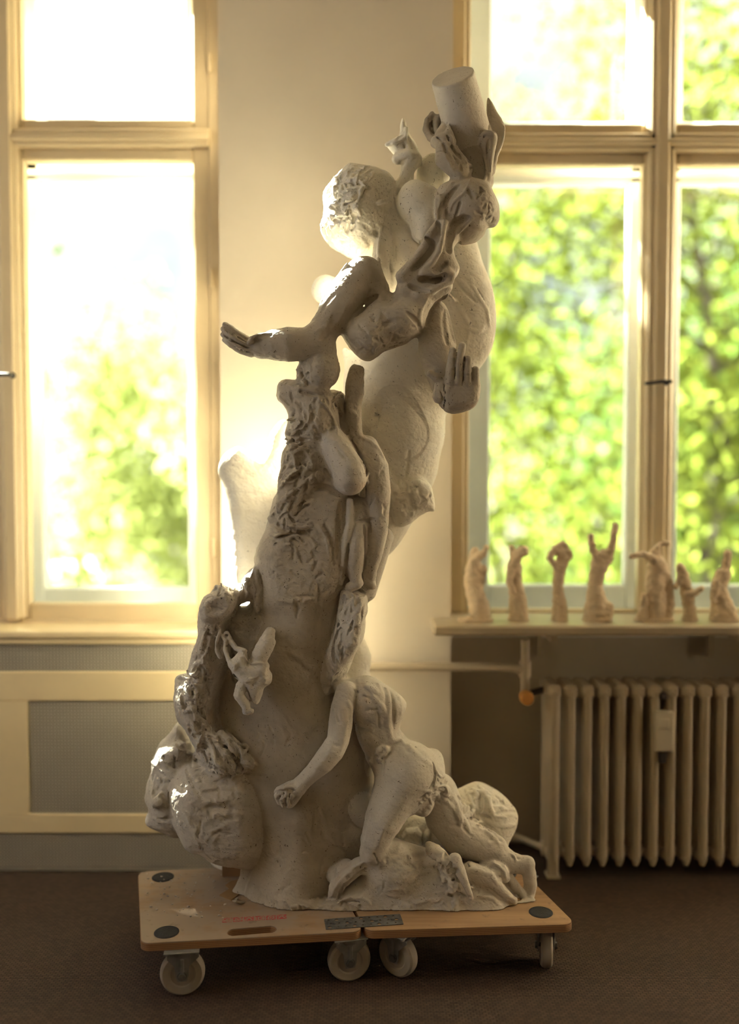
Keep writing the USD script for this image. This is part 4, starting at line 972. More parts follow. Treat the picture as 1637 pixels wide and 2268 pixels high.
GROOVE = [
    ('750,412 750,432 753,447', 5, 5), ('764,412 780,408 792,412', 4.5, 4.5), ('780,465 780,480', 5, 4), ('768,450 780,447', 4, 3.5), ('770,462 772,478', 3.5, 3), ('745,440 746,470 742,490', 4, 3.5), ('805,392 790,388 780,394', 4, 3), ('812,412 802,432 800,450', 5, 2.5), ('758,392 746,412', 3, 3), ('722,448 725,480 722,505', 3, 3), ('740,510 755,545', 3, 2.5), ('810,385 822,378', 4, 3),
    ('1016,410 992,438 979,462 972,484', 7, 5), ('1036,482 1005,500 996,536 994,556', 12, 8), ('968,488 974,517 971,535', 6, 6), ('943,526 957,540 954,556 935,578 912,597', 7, 6), ('930,620 945,615 970,618 985,608', 10, 8), ('955,620 975,618 965,630', 6, 6), ('990,580 975,595 960,600', 8, 4), ('905,632 925,640 950,645', 6, 4), ('990,655 960,680 945,720', 8, 5), ('1030,412 1050,440', 6, 2.5), ('1055,470 1085,478', 3, 2), ('1050,494 1068,502', 3, 3), ('1020,450 1010,480', 9, 5),
    ('990,300 1005,335 1020,352', 4, 4), ('1000,345 1015,360 1022,378', 4, 4), ('1074,300 1066,320', 4, 3), ('1082,310 1080,350 1084,380', 4, 3), ('1080,225 1084,262 1082,290', 3, 4), ('957,268 954,288 962,300', 3, 4), ('894,320 900,328 905,322', 4, 4), ('912,352 918,345', 3, 3), ('888,360 900,352', 3, 2), ('962,300 978,312', 3, 2),
    ('790,700 815,672 835,655', 9, 6), ('712,690 722,670 740,650', 5, 1.5), ('738,700 730,730 712,750', 5, 2), ('840,748 850,768', 7, 4), ('820,700 850,720 870,710', 6, 2.5), ('860,770 878,765 890,757', 4, 3), ('900,690 925,715 935,740', 6, 3), ('795,720 812,735', 4, 1.5), ('985,690 985,720 990,760', 6, 2), ('990,740 1000,770', 5, 3),
    ('1007,838 1009,800 1012,778', 3, 4), ('1026,842 1027,805 1028,790', 3, 4), ('1044,845 1044,825', 3, 4), ('984,850 988,880 984,905', 3, 4), ('975,865 982,885', 3, 3), ('1000,905 1030,900 1055,890', 3, 1.5), ('552,761 524,747 500,732', 2.2, 3), ('552,771 522,759 498,744', 2.2, 3), ('554,780 526,770 502,755', 2.2, 3), ('600,742 578,744 562,756', 3, 2.5), ('560,775 580,782', 3, 2),
    ('655,860 685,872 720,874', 5, 3), ('620,875 640,895', 6, 4), ('700,890 690,930 670,960', 8, 3), ('752,905 760,940 766,960', 10, 9), ('735,890 750,870', 6, 5), ('742,895 752,920', 5, 4), ('690,865 660,850', 4, 3), ('650,950 672,955', 4, 5), ('650,972 665,985', 4, 5), ('640,995 660,1000', 4, 5), ('660,1000 665,1030', 4, 5), ('676,1010 680,1040', 3, 5), ('640,1010 632,1040', 6, 5), ('655,1045 668,1058', 6, 5), ('632,1100 660,1070', 5, 5), ('650,1095 690,1072', 6, 5), ('690,1085 720,1080 760,1100', 8, 3.5), ('720,1040 735,1065 760,1085', 6, 4), ('745,990 765,1015', 4, 2), ('780,975 795,1000 806,1030', 5, 5), ('800,1020 812,1060 806,1095', 4, 5), ('640,1178 670,1180 690,1176', 6, 5), ('600,1170 625,1178', 3, 4), ('655,1185 672,1200', 6, 4), ('720,1165 736,1210 738,1250', 5, 2.5), ('752,1115 750,1180 745,1240', 6, 3), ('772,1205 766,1250 758,1290', 4, 4), ('806,1165 808,1210 806,1260', 5, 5), ('818,1150 822,1180', 4, 3), ('790,1155 812,1152 830,1148', 4, 3), ('660,1322 690,1322', 6, 1.5), ('705,1300 706,1360 700,1440', 8, 1.5), ('800,1300 812,1305', 4, 4), ('768,1305 790,1312', 3, 4),
    ('763,1320 754,1370 746,1410 738,1440 742,1470', 4.5, 5), ('782,1350 772,1385', 3, 3), ('790,1392 785,1420', 5, 2.5), ('797,1345 803,1365', 3, 3), ('748,1490 730,1500', 5, 4), ('742,1448 752,1470', 6, 4),
    ('468,1345 490,1350', 8, 3), ('510,1380 530,1390 545,1385', 10, 2.5), ('536,1290 532,1310', 4, 5), ('552,1290 554,1320', 4, 5), ('508,1305 512,1330', 4, 4), ('482,1312 490,1325', 3, 4), ('478,1392 472,1412', 4, 4), ('462,1395 455,1420', 3, 4), ('445,1440 430,1470', 4, 3), ('440,1470 430,1485', 6, 5), ('462,1480 452,1512', 7, 5), ('408,1505 408,1535', 5, 5), ('412,1560 408,1580', 8, 7), ('425,1532 432,1560', 4, 6), ('436,1570 450,1598 446,1560', 7, 7), ('432,1600 442,1612', 7, 6), ('452,1612 462,1625', 3, 5), ('450,1648 452,1668 470,1690', 9, 6), ('465,1640 482,1678', 4, 4), ('478,1630 498,1660 505,1690', 4.5, 5), ('510,1640 525,1662 528,1685', 7, 4), ('530,1668 535,1690', 3, 4), ('540,1712 552,1712', 5, 4), ('470,1700 492,1715', 6, 3), ('492,1432 492,1450', 3, 5), ('502,1430 514,1450', 4, 4), ('497,1470 512,1490 520,1510', 5, 5), ('575,1500 560,1518', 4, 2), ('520,1390 500,1410', 8, 3),
    ('386,1672 385,1705 384,1725', 2.5, 5), ('378,1730 376,1760 376,1785', 4, 8), ('362,1676 364,1684', 4, 4), ('386,1676 392,1684', 3, 4), ('448,1796 478,1786 506,1790', 6, 2.0), ('445,1758 480,1752 512,1752', 3, 1.5), ('445,1820 436,1860', 3, 1.6), ('440,1860 445,1880', 4, 4), ('330,1730 335,1750', 5, 3), ('345,1795 360,1800', 4, 2), ('370,1690 390,1700', 8, 3),
    ('1015,1765 1030,1785 1025,1800', 7, 4), ('1060,1755 1065,1785 1055,1805', 7, 4), ('1030,1815 1065,1808 1085,1812', 5, 3), ('1060,1835 1080,1842 1110,1836', 4, 3), ('1086,1860 1110,1862', 4, 2), ('1100,1765 1120,1785', 4, 1.5),
    ('797,1508 792,1535', 2, 2.5), ('800,1535 785,1530', 3, 2.5), ('808,1525 820,1540 818,1555', 3, 2), ('835,1520 838,1545 844,1562', 2.5, 3), ('838,1580 840,1610', 3, 2), ('865,1530 870,1570 872,1610', 4, 2.5), ('780,1575 788,1600 790,1640', 6, 5), ('800,1540 822,1548', 2.5, 1.5), ('815,1575 835,1572', 2.5, 1.2), ('860,1650 872,1640', 4, 1.5), ('838,1668 848,1668', 3, 3.5), ('846,1680 840,1690', 3, 3.5), ('852,1690 848,1720', 3, 2), ('905,1665 895,1650', 6, 2), ('958,1690 962,1720 948,1750 925,1770', 4.5, 5), ('962,1712 970,1730', 4, 5), ('975,1735 985,1745', 4, 4), ('950,1770 958,1790', 4, 4), ('972,1762 992,1768', 3, 4), ('996,1775 1006,1800', 3, 1.5), ('1022,1830 1042,1850', 4, 2), ('1000,1830 1030,1825', 3, 1.2), ('1135,1900 1150,1902', 3, 2.5), ('1140,1930 1160,1975', 4, 4), ('740,1650 752,1652', 4, 2), ('745,1570 752,1600', 4, 1.2), ('828,1890 838,1912', 4, 3), ('618,1756 622,1766 628,1780', 2.2, 3.6), ('629,1756 632,1768 636,1784', 2.2, 3.6), ('641,1758 642,1770 643,1784', 2.2, 3.4), ('622,1750 640,1748 652,1752', 2.2, 3.0),
    ('748,1992 756,1968 780,1945 812,1922', 4, 3.5), ('765,1930 772,1945', 4, 2.5), ('745,1960 752,1945', 3, 2), ('770,1996 795,1998', 4, 3), ('965,1905 960,1920', 4, 4), ('980,1915 975,1935', 4, 4), ('1000,1910 1002,1935 1012,1955', 4, 5), ('988,1955 995,1980 1005,1985', 4, 5), ('1015,1975 1030,1985', 4, 4), ('1025,1900 1040,1920', 4, 3), ('1005,1998 1006,2015', 4, 4), ('1045,1955 1060,1975', 7, 4), ('1085,1970 1110,1988', 5, 3), ('1125,1955 1138,1985', 5, 5), ('1072,1925 1085,1940', 4, 2), ('980,2018 1005,2030', 4, 3), ('920,2020 960,2010', 6, 2), ('1105,1940 1120,1960', 3, 3),
    ('540,1990 560,1960', 4, 2), ('572,2010 585,2002', 3, 3), ('600,2020 608,2010', 3, 3), ('650,2016 672,2018', 4, 4), ('720,2024 745,2018', 3, 3), ('735,1900 745,1940', 8, 4), ('610,1985 640,1960', 8, 1.5), ('690,1880 700,1940', 9, 1.5), ('690,1990 720,1985', 6, 2), ('700,1790 696,1840', 6, 1.5),
    ('770,1770 776,1790', 5, 3), ('1056,640 1070,668 1082,696', 3.5, 3.5), ('1012,625 1030,648 1038,655 1052,668', 1.5, 1.8), ('905,1000 902,1030 898,1055', 3, 1.0), 
]


def parse(s):
    return [tuple(map(float, a.split(','))) for a in s.split()]


for s, r, h in GROOVE:
    stroke(F, parse(s), r, -(1.5 if h >= 3 else 1.0) * h, 1.6 if h >= 3 else 5)
for s, r, h in RIDGE:
    stroke(F, parse(s), r, (1.45 if h >= 3 else 1.1) * h, 2.0 if h >= 3 else 6)
# small dabs and pellets of plaster pressed on in the rough places
RG = np.random.default_rng(42)


def dabs(n, poly, ang, spread, ln, r, h, cut=.35):
    P = Polygon(poly)
    x0, y0, x1, y1 = P.bounds
    m = 0
    while m < n:
        x, y = RG.uniform(x0, x1), RG.uniform(y0, y1)
        a = math.radians(ang + RG.normal() * spread)
        L = ln * RG.uniform(.5, 1.3)
        c, rr, hh = RG.normal() * .35, r * RG.uniform(.6, 1.25), h * RG.uniform(.5, 1.2)
        neg = RG.random() < cut
        if not P.contains(Point(x, y)):
            continue
        m += 1
        q = [(x + t * L * math.cos(a) - c * t * t * L * math.sin(a), y + t * L * math.sin(a) + c * t * t * L * math.cos(a)) for t in (-.5, 0, .5)]
        stroke(F, q, rr, -hh if neg else hh, 1.8)


dabs(90, [(718, 440), (735, 402), (775, 366), (825, 372), (815, 430), (790, 490), (775, 520), (760, 550), (735, 545), (712, 505)], 100, 50, 22, 4.0, 4.2, .4)
dabs(26, [(800, 500), (850, 470), (850, 520), (800, 565), (760, 552)], 60, 40, 24, 5, 1.5, .4)
dabs(70, [(450, 1385), (480, 1390), (470, 1450), (462, 1560), (500, 1640), (552, 1690), (530, 1725), (470, 1700), (432, 1640), (392, 1570), (396, 1505), (430, 1470)], 70, 30, 26, 4, 3.6, .45)
dabs(26, [(465, 1312), (500, 1298), (545, 1280), (572, 1270), (574, 1335), (540, 1330), (505, 1312)], 95, 18, 26, 4, 3.6, .4)
dabs(60, [(636, 930), (660, 935), (690, 1000), (700, 1060), (660, 1160), (600, 1170), (624, 1040)], 120, 28, 30, 4, 3.4, .45)
dabs(24, [(600, 1160), (690, 1160), (700, 1200), (640, 1215), (600, 1200)], 10, 30, 26, 4, 3.0, .45)
dabs(24, [(870, 1075), (925, 1065), (955, 1090), (955, 1128), (900, 1150), (870, 1130)], 100, 40, 18, 4, 3.2, .45)
dabs(30, [(755, 1320), (808, 1325), (800, 1400), (765, 1460), (735, 1450)], 100, 30, 24, 4, 2.6, .45)
dabs(30, [(770, 730), (830, 700), (930, 680), (930, 735), (830, 790), (790, 780)], 20, 40, 20, 4, 1.8, .5)
dabs(30, [(640, 850), (730, 870), (750, 960), (690, 1000), (650, 930)], 80, 40, 26, 5, 2.0, .5)
dabs(34, [(585, 1180), (700, 1200), (770, 1250), (740, 1400), (600, 1330)], 90, 40, 30, 6, 1.2, .5)
dabs(18, [(570, 1600), (660, 1600), (640, 1690), (590, 1740), (560, 1900), (535, 1780)], 80, 40, 34, 6, 1.4, .5)
dabs(22, [(650, 1810), (720, 1770), (780, 1850), (740, 1960), (600, 1960), (590, 1830)], 85, 30, 34, 6, 1.4, .5)
dabs(30, [(520, 1975), (600, 1985), (780, 2000), (780, 2024), (640, 2020), (520, 1995)], 100, 40, 20, 5, 2.4, .5)
dabs(40, [(740, 1985), (860, 1900), (1000, 1920), (1120, 2000), (1020, 2026), (800, 2026)], 20, 50, 28, 5, 1.6, .5)
dabs(26, [(1000, 300), (1040, 370), (1000, 400), (970, 350)], 60, 30, 20, 3.5, 2.2, .5)
dabs(24, [(780, 1020), (850, 1010), (855, 1180), (800, 1150)], 85, 30, 26, 4, 1.4, .5)
dabs(24, [(335, 1700), (385, 1640), (440, 1600), (440, 1690), (380, 1740), (375, 1820), (330, 1820)], 80, 50, 26, 5, 2.6, .5)
dabs(30, [(390, 1740), (440, 1690), (520, 1740), (540, 1850), (480, 1890), (400, 1840)], 30, 60, 30, 6, 2.0, .5)
dabs(24, [(965, 1890), (1000, 1900), (1010, 1970), (975, 1960)], 80, 40, 16, 3.5, 3.2, .45)
dabs(14, [(1010, 1750), (1090, 1745), (1135, 1800), (1120, 1850), (1010, 1860)], 40, 40, 40, 6, 2.4, .45)
dabs(16, [(660, 800), (690, 800), (690, 850), (662, 845)], 90, 40, 16, 4, 3.6, .4)
dabs(26, [(960, 1725), (1000, 1750), (990, 1775), (930, 1800), (920, 1780)], 60, 60, 14, 4, 3.4, .45)
dabs(24, [(1060, 410), (1095, 440), (1100, 480), (1080, 500), (1050, 470)], 90, 40, 14, 3, 1.8, .6)
for i in range(8):                       # print of a coarse cloth on the head
    for j in range(9):
        x, y = 831 + i * 5.4 + j * .6, 396 + j * 5.4 + (i - 3) ** 2 * .35
        w = surface_depth(F, x, y)[0]
        if not np.isnan(w):
            chain(F, None, [(x, y, w + .6, 2.1)], 1.0, 'cut')
# flat underside on the dollies
s_all = tuple(slice(0, n) for n in F.n)
zlow = (np.float32(ZB + .0008) - F.ax[2]).astype(np.float32)
nz = int(np.searchsorted(F.ax[2], ZB + .03))
F.f[:, :, :nz] = np.maximum(F.f[:, :, :nz], zlow[None, None, :nz])
for k in range(3):                      # the field is open nowhere at the edge of its box
    e = [slice(None)] * 3
    for j in (0, -1):
        e[k] = j
        F.f[tuple(e)] = np.maximum(F.f[tuple(e)], .002)
V, Q, LV = surface_net(F)
FLO, FN, FH = F.lo, F.n, F.h
TR = np.vstack([Q[:, [0, 1, 2]], Q[:, [0, 2, 3]]])
lab_q = np.median(LV[Q], axis=1).astype(int)
lab_q = LV[Q[:, 0]].astype(int)
# modelling marks: faceted dabs, scrapes and grain, deeper where the plaster is rough
N = normals_of(V, TR)
amp = np.array([p[1] for p in PARTS])[LV] * 1e-3
fb = meshkit.fbm(V * 55 + 7, 3, 3) - .5
fc = np.abs(meshkit.fbm(V * np.array([90, 90, 70]) + fb[:, None] * 2.0, 2, 11) - .5)
fd = meshkit.noise(V * np.array([220, 220, 300]), 5) - .5
V = V + N * (amp * (2.6 * fb - .8 * np.maximum(.12 - fc, 0) / .12 + .15 * fd))[:, None]
V[:, 2] = np.maximum(V[:, 2], ZB + .0004)
N = normals_of(V, TR)
sculpture = thing('plaster_sculpture', 'tall white plaster sculpture of entangled headless figures standing on the two wooden dollies', 'sculpture')
for i, (name, a, lb) in enumerate(PARTS):
    sel = np.concatenate([lab_q == i, lab_q == i])
    if not sel.any():
        continue
    t3 = TR[sel]
    u, inv = np.unique(t3, return_inverse=True)
    m = raw_mesh(numbered(sculpture, name), V[u], inv.reshape(-1, 3), N[u], M[LOOK[name]])
    tag(m, lb)
    TOTAL = globals().get('TOTAL', 0) + len(t3)
# ------------------------------------------------------------------ two furniture dollies joined end to end
TB = 0.024
M['ply'] = usdkit.material(stage, '/World/Looks/plywood_top', {
    'g': ('geometry', {}), 'mp': ('mapping', {'scale': (3.0, 40.0, 8.0)}),
    'n1': ('noise_texture', {'scale': 1.0, 'detail': 5.0}), 'r1': ('rgb_ramp', {'ramp': [(0.3, (0.29, 0.175, 0.09)), (0.7, (0.42, 0.265, 0.14))]}),
    'n2': ('noise_texture', {'scale': 7.0, 'detail': 6.0, 'roughness': 0.65}), 'r2': ('rgb_ramp', {'ramp': [(0.30, (0, 0, 0)), (0.52, (0.9, 0.9, 0.9))]}),
    'sx': ('separate_xyz', {}), 'side': ('map_range', {'from_min': 0.02, 'from_max': -0.12, 'clamp': True}), 'ml': ('math', {'math_type': 'multiply'}),
    'm': ('mix_color', {'b': (0.34, 0.265, 0.20)}),
    'n3': ('noise_texture', {'scale': 30.0, 'detail': 4.0}), 'r3': ('rgb_ramp', {'ramp': [(0.60, (0, 0, 0)), (0.72, (0.5, 0.5, 0.5))]}), 'm3': ('mix_color', {'b': (0.15, 0.11, 0.08)}),
    'b': ('bump', {'strength': 0.2, 'distance': 0.002}),
    'p': ('principled_bsdf', {'roughness': 0.55, 'specular_ior_level': 0.35})},
    [('g.position', 'mp.vector'), ('mp.vector', 'n1.vector'), ('n1.fac', 'r1.fac'), ('g.position', 'n2.vector'), ('n2.fac', 'r2.fac'), ('g.position', 'sx.vector'), ('sx.x', 'side.value'), ('side.result', 'ml.value1'), ('r2.color', 'ml.value2'), ('ml.value', 'm.fac'), ('r1.color', 'm.a'),
     ('g.position', 'n3.vector'), ('n3.fac', 'r3.fac'), ('r3.color', 'm3.fac'), ('m.result', 'm3.a'), ('m3.result', 'p.base_color'), ('n3.fac', 'b.height'), ('b.normal', 'p.normal')], surface='p.BSDF')
M['plyedge'] = usdkit.material(stage, '/World/Looks/plywood_edge', {
    'g': ('geometry', {}), 'mp': ('mapping', {'scale': (0.6, 0.6, 1.0)}),
    'w': ('wave_texture', {'wave_type': 'bands', 'bands_direction': 'z', 'scale': 62.0, 'distortion': 0.6, 'detail': 2.0, 'detail_scale': 1.5}),
    'r': ('rgb_ramp', {'ramp': [(0.25, (0.20, 0.095, 0.04)), (0.75, (0.36, 0.19, 0.085))]}),
    'p': ('principled_bsdf', {'roughness': 0.6})}, [('g.position', 'mp.vector'), ('mp.vector', 'w.vector'), ('w.fac', 'r.fac'), ('r.color', 'p.base_color')], surface='p.BSDF')
M['rubber'] = paint('black_rubber', (0.025, 0.025, 0.026), 0.7, 0.3, 60, 0.5, 260)
M['zinc'] = usdkit.material(stage, '/World/Looks/zinc_steel', {'g': ('geometry', {}), 'n': ('noise_texture', {'scale': 35.0, 'detail': 4.0}), 'r': ('rgb_ramp', {'ramp': [(0.3, (0.17, 0.165, 0.15)), (0.7, (0.28, 0.27, 0.245))]}), 'p': ('principled_bsdf', {'metallic': 0.35, 'roughness': 0.5})}, [('g.position', 'n.vector'), ('n.fac', 'r.fac'), ('r.color', 'p.base_color')], surface='p.BSDF')
M['nylon'] = paint('wheel_nylon_shaded', (0.36, 0.30, 0.235), 0.5, 0.15, 20, 0.1, 80)  # base colour darkened for the shade under the boards
M['stamp'] = usdkit.material(stage, '/World/Looks/red_stamp_ink', {'g': ('geometry', {}), 'n': ('noise_texture', {'scale': 160.0, 'detail': 3.0}), 'r': ('rgb_ramp', {'ramp': [(0.35, (0.40, 0.25, 0.18)), (0.6, (0.46, 0.06, 0.07))]}), 'p': ('principled_bsdf', {'roughness': 0.7})}, [('g.position', 'n.vector'), ('n.fac', 'r.fac'), ('r.color', 'p.base_color')], surface='p.BSDF')
M['oldsteel'] = paint('old_steel_strap', (0.12, 0.115, 0.105), 0.5, 0.45, 40, 0.3, 150, 0.5)
M['block'] = paint('raw_wood_block', (0.34, 0.20, 0.09), 0.7, 0.2, 14)
M['crumb'] = paint('plaster_crumb', (0.55, 0.47, 0.38), 0.9, 0.3, 40)

p2 = lambda x, y, z=ZB: on(x, y, z)[:2]
VPX = 268.0


def back_of(x, y, py):
    return p2(x + (VPX - x) * (y - py) / (y - 1050.0), py)


def board(FL, FR, BL, BR, slot):
    quad = Polygon([FL, FR, BR, BL])
    shp = quad.buffer(-.03).buffer(.03, quad_segs=6)
    if slot is not None:
        shp = shp.difference(slot)
    b = extrude(shp, TB - .003)
    b.apply_translation((0, 0, ZB - TB))
    top = extrude(shp.buffer(-.0015), .003)
    top.apply_translation((0, 0, ZB - .003))
    return b, top


def slot_shape(xa, xb, y0, y1):
    a, b = p2(xa, (y0 + y1) / 2 + 3), p2(xb, (y0 + y1) / 2 - 6)
    from shapely.geometry import LineString
    h = abs(p2(600, y0)[1] - p2(600, y1)[1]) / 2
    d = (b - a) / np.linalg.norm(b - a)
    return LineString([a + d * h, b - d * h]).buffer(h, quad_segs=8)


def fork_mesh(r, w):
    """Swivel caster housing, wheel axle at the origin along y, plate on top."""
    H = 0.141 - r
    plate = bx(-.05, .05, -.042, .042, H - .004, H, .0015)
    race = moved(lathe([(0, 0), (.031, 0), (.034, .006), (.034, .012), (.028, .017), (0, .017)], 24), (0, 0, H - .021))
    off = -.0
    sides = []
    for s in (-1, 1):
        prof = Polygon([(-.012, -.014), (.012, -.014), (.016, .0), (.018, .028), (.046, H - .022), (.046, H - .014), (-.040, H - .014), (-.040, H - .026), (-.020, .03), (-.016, 0)]).buffer(.004).buffer(-.002)
        m = extrude(prof, .0028)
        m.apply_transform(trimesh.transformations.rotation_matrix(np.pi / 2, [1, 0, 0]))
        m.apply_translation((off, s * (w / 2 + .006) + .0014, 0))
        sides.append(m)
        sides.append(bx(-.006, .006, s * (w / 2 + .006) - .004, s * (w / 2 + .006) + .004, .0, .05, .002))
    crown = bx(-.040, .046, -w / 2 - .006, w / 2 + .006, H - .018, H - .013, .002)
    rivets = [moved(lathe([(0, 0), (.006, 0), (.005, .004), (0, .005)], 10), (x, y, H - .009 + .0), 0) for x in (-.04, .04) for y in (-.033, .033)]
    return cat(plate, race, sides, crown, rivets)


def caster(parent, x, y, ang, r=.0645, w=.036):
    T4 = lambda m: moved(m, (x, y, r), rz=ang)
    fk = obj('caster', T4(fork_mesh(r, w)), M['zinc'], parent, label='galvanised swivel caster housing')
    R = r - .0005
    wheel = lathe([(.012, -w / 2 + .004), (.034, -w / 2 + .004), (.038, -w / 2 + .001), (R - .008, -w / 2), (R - .002, -w / 2 + .005), (R, -w / 2 + .012), (R, w / 2 - .012), (R - .002, w / 2 - .005), (R - .008, w / 2), (.038, w / 2 - .001), (.034, w / 2 - .004), (.012, w / 2 - .004), (.012, -w / 2 + .004)], 48, 'y')
    obj('wheel', T4(wheel), M['nylon'], fk, label='off-white nylon wheel, darkened in its colour for the shade under the board')
    ax = [lathe([(0, -w / 2 - .012), (.006, -w / 2 - .012), (.006, w / 2 + .012), (0, w / 2 + .012)], 12, 'y')]
    for s in (-1, 1):
        ax.append(moved(lathe([(0, -.004), (.0105, -.004), (.0105, .004), (0, .004)], 6, 'y'), (0, s * (w / 2 + .011), 0)))
        ax.append(moved(lathe([(0, -.001), (.014, -.001), (.014, .001), (0, .001)], 20, 'y'), (0, s * (w / 2 + .0082), 0)))
    obj('axle_bolt', T4(cat(ax)), M['oldsteel'], fk)


def dolly(corners, label, casters, pads, slot=None):
    d = thing('furniture_dolly', label, 'dolly')
    b, top = board(*corners, slot)
    bd = obj('board', b, M['plyedge'], d, label='plywood board with striped layered edge')
    obj('board_face', top, M['ply'], bd)
    for px, py, ang in casters:
        X = on(px, py, 0.0)
        caster(d, X[0], X[1], ang)
    for px, py, rr in pads:
        c = p2(px, py)
        pr = lathe([(0, 0), (rr, 0), (rr, .0015), (rr - .003, .003), (rr * .86, .0032), (rr * .84, .0026), (0, .0026)], 36)
        obj('rubber_pad', moved(pr, (c[0], c[1], ZB)), M['rubber'], d, label='round black rubber pad')
    return d


FL1, FR1 = p2(312, 2090), p2(806, 2063)
BL1, BR1 = back_of(312, 2090, 1930), None
BR1 = FR1 + (BL1 - FL1)
d1 = dolly((FL1, FR1, BL1, BR1), 'worn plywood furniture dolly under the left half of the sculpture, grip slot and red stamp', [(405, 2200, 8), (773, 2170, 12), (372, 2056, 30), (690, 2045, -20)],
           [(369, 2065, .036), (361, 1943, .036), (690, 1945, .036)], slot_shape(504, 612, 2055.5, 2070.5))
FL2, FR2 = p2(811, 2062), p2(1277, 2047)
BR2 = back_of(1277, 2047, 1921)
BL2 = FL2 + (BR2 - FR2)
d2 = dolly((FL2, FR2, BL2, BR2), 'cleaner orange plywood furniture dolly under the right half of the sculpture', [(882, 2160, -38), (1209, 2138, 82), (840, 2040, 15), (1150, 2030, 40)],
           [(1198, 2021, .036), (1120, 1935, .036), (800, 1950, .034)])
# red stamp on the left board: six inked cells, the letters left blank, read from the far side
sa, sb = p2(491, 2041), p2(636, 2032)
u = (sb - sa) / np.linalg.norm(sb - sa)
nrm = np.array([-u[1], u[0]])
cw = np.linalg.norm(sb - sa) / 6
st = []
for k, ch in enumerate('VODVOR'):
    k2 = 5 - k
    tm = meshkit.text_mesh(ch, .0085, .0005, True)
    tm.apply_translation((-tm.bounds[:, 0].mean(), -tm.bounds[:, 1].mean(), 0))
    sl2 = tm.section(plane_origin=[0, 0, .00025], plane_normal=[0, 0, 1]).to_2D()[0].polygons_full
    cell = sbox(-cw * .45, -.0135, cw * .45, .0135)
    for g in sl2:
        cell = cell.difference(affinity.scale(g, cw * .62 / max(tm.extents[0], 1e-3), 2.2, origin=(0, 0)))
    for g in getattr(cell, 'geoms', [cell]):
        if g.area > 1e-7:
            e = extrude(g, .0003)
            e.apply_transform(trimesh.transformations.rotation_matrix(math.atan2(u[1], u[0]) + math.pi, [0, 0, 1]))
            c = sa + u * cw * (k2 + .5) + nrm * .006
            e.apply_translation((c[0], c[1], ZB))
            st.append(e)
obj('stamp', cat(st), M['stamp'], d1, smooth=False, label='worn red stamp of upside-down letter cells')
# perforated steel strap that ties the two boards together
pa, pb = p2(722, 2060), p2(894, 2048)
u = (pb - pa) / np.linalg.norm(pb - pa)
nrm = np.array([-u[1], u[0]])
L, W = np.linalg.norm(pb - pa), .062
sh = sbox(0, 0, L, W).buffer(-.003).buffer(.003)
rng = np.random.default_rng(5)
for i in range(9):
    for j in range(3):
        sh = sh.difference(Point(L * (i + .5 + .25 * (j % 2)) / 9.4, W * (j + .5) / 3).buffer(.0032 if (i + j) % 3 else .006, quad_segs=4))
e = extrude(sh, .002)
e.apply_transform(trimesh.transformations.rotation_matrix(math.atan2(u[1], u[0]), [0, 0, 1]))
e.apply_translation((pa[0], pa[1], ZB + .0004))
strap = thing('perforated_strap', 'dark perforated steel strap joining the two dolly boards at the front', 'metal strap')
obj('strap_plate', e, M['oldsteel'], strap)
for q in (.12, .33, .66, .88):
    c = pa + u * L * q + nrm * W * .5
    obj('screw', moved(lathe([(0, 0), (.0065, 0), (.0055, .0025), (0, .0035)], 12), (c[0], c[1], ZB + .0024)), M['oldsteel'], strap)
# wood under the back edge and plaster crumbs
c = p2(520, 1937)
obj('wooden_block', moved(bx(-.04, .04, -.012, .012, 0, .045, .002), (c[0], c[1] - .005, ZB), 3), M['block'], label='small brown wooden block at the back edge of the left dolly', cat='wooden block')
tri = Polygon([p2(486, 1984), p2(512, 1995), p2(560, 1960), p2(545, 1946), p2(512, 1953), p2(499, 1962), p2(508, 1970)])
e = extrude(tri, .003)
e.apply_translation((0, 0, ZB))
obj('wood_shim', e, M['block'], label='thin ochre wood shim pushed under the sculpture foot', cat='wood shim')
cr = []
for k in range(70):
    px, py = rng.uniform(325, 500), 1936 + 100 * rng.random() ** 1.6
    c = p2(px, py)
    s = rng.uniform(.0012, .0042)
    m = trimesh.creation.icosphere(1, s)
    m.vertices *= rng.uniform(.6, 1.2, (len(m.vertices), 1)) * np.array([1.2, 1, .7])
    m.apply_translation((c[0], c[1], ZB + s * .35))
    cr.append(m)
obj('plaster_crumbs', cat(cr), M['crumb'], smooth=False, label='loose plaster crumbs scattered on the left dolly board', cat='crumbs', kind='stuff')
# ------------------------------------------------------------------ maquettes on the right sill
YM = 3.36


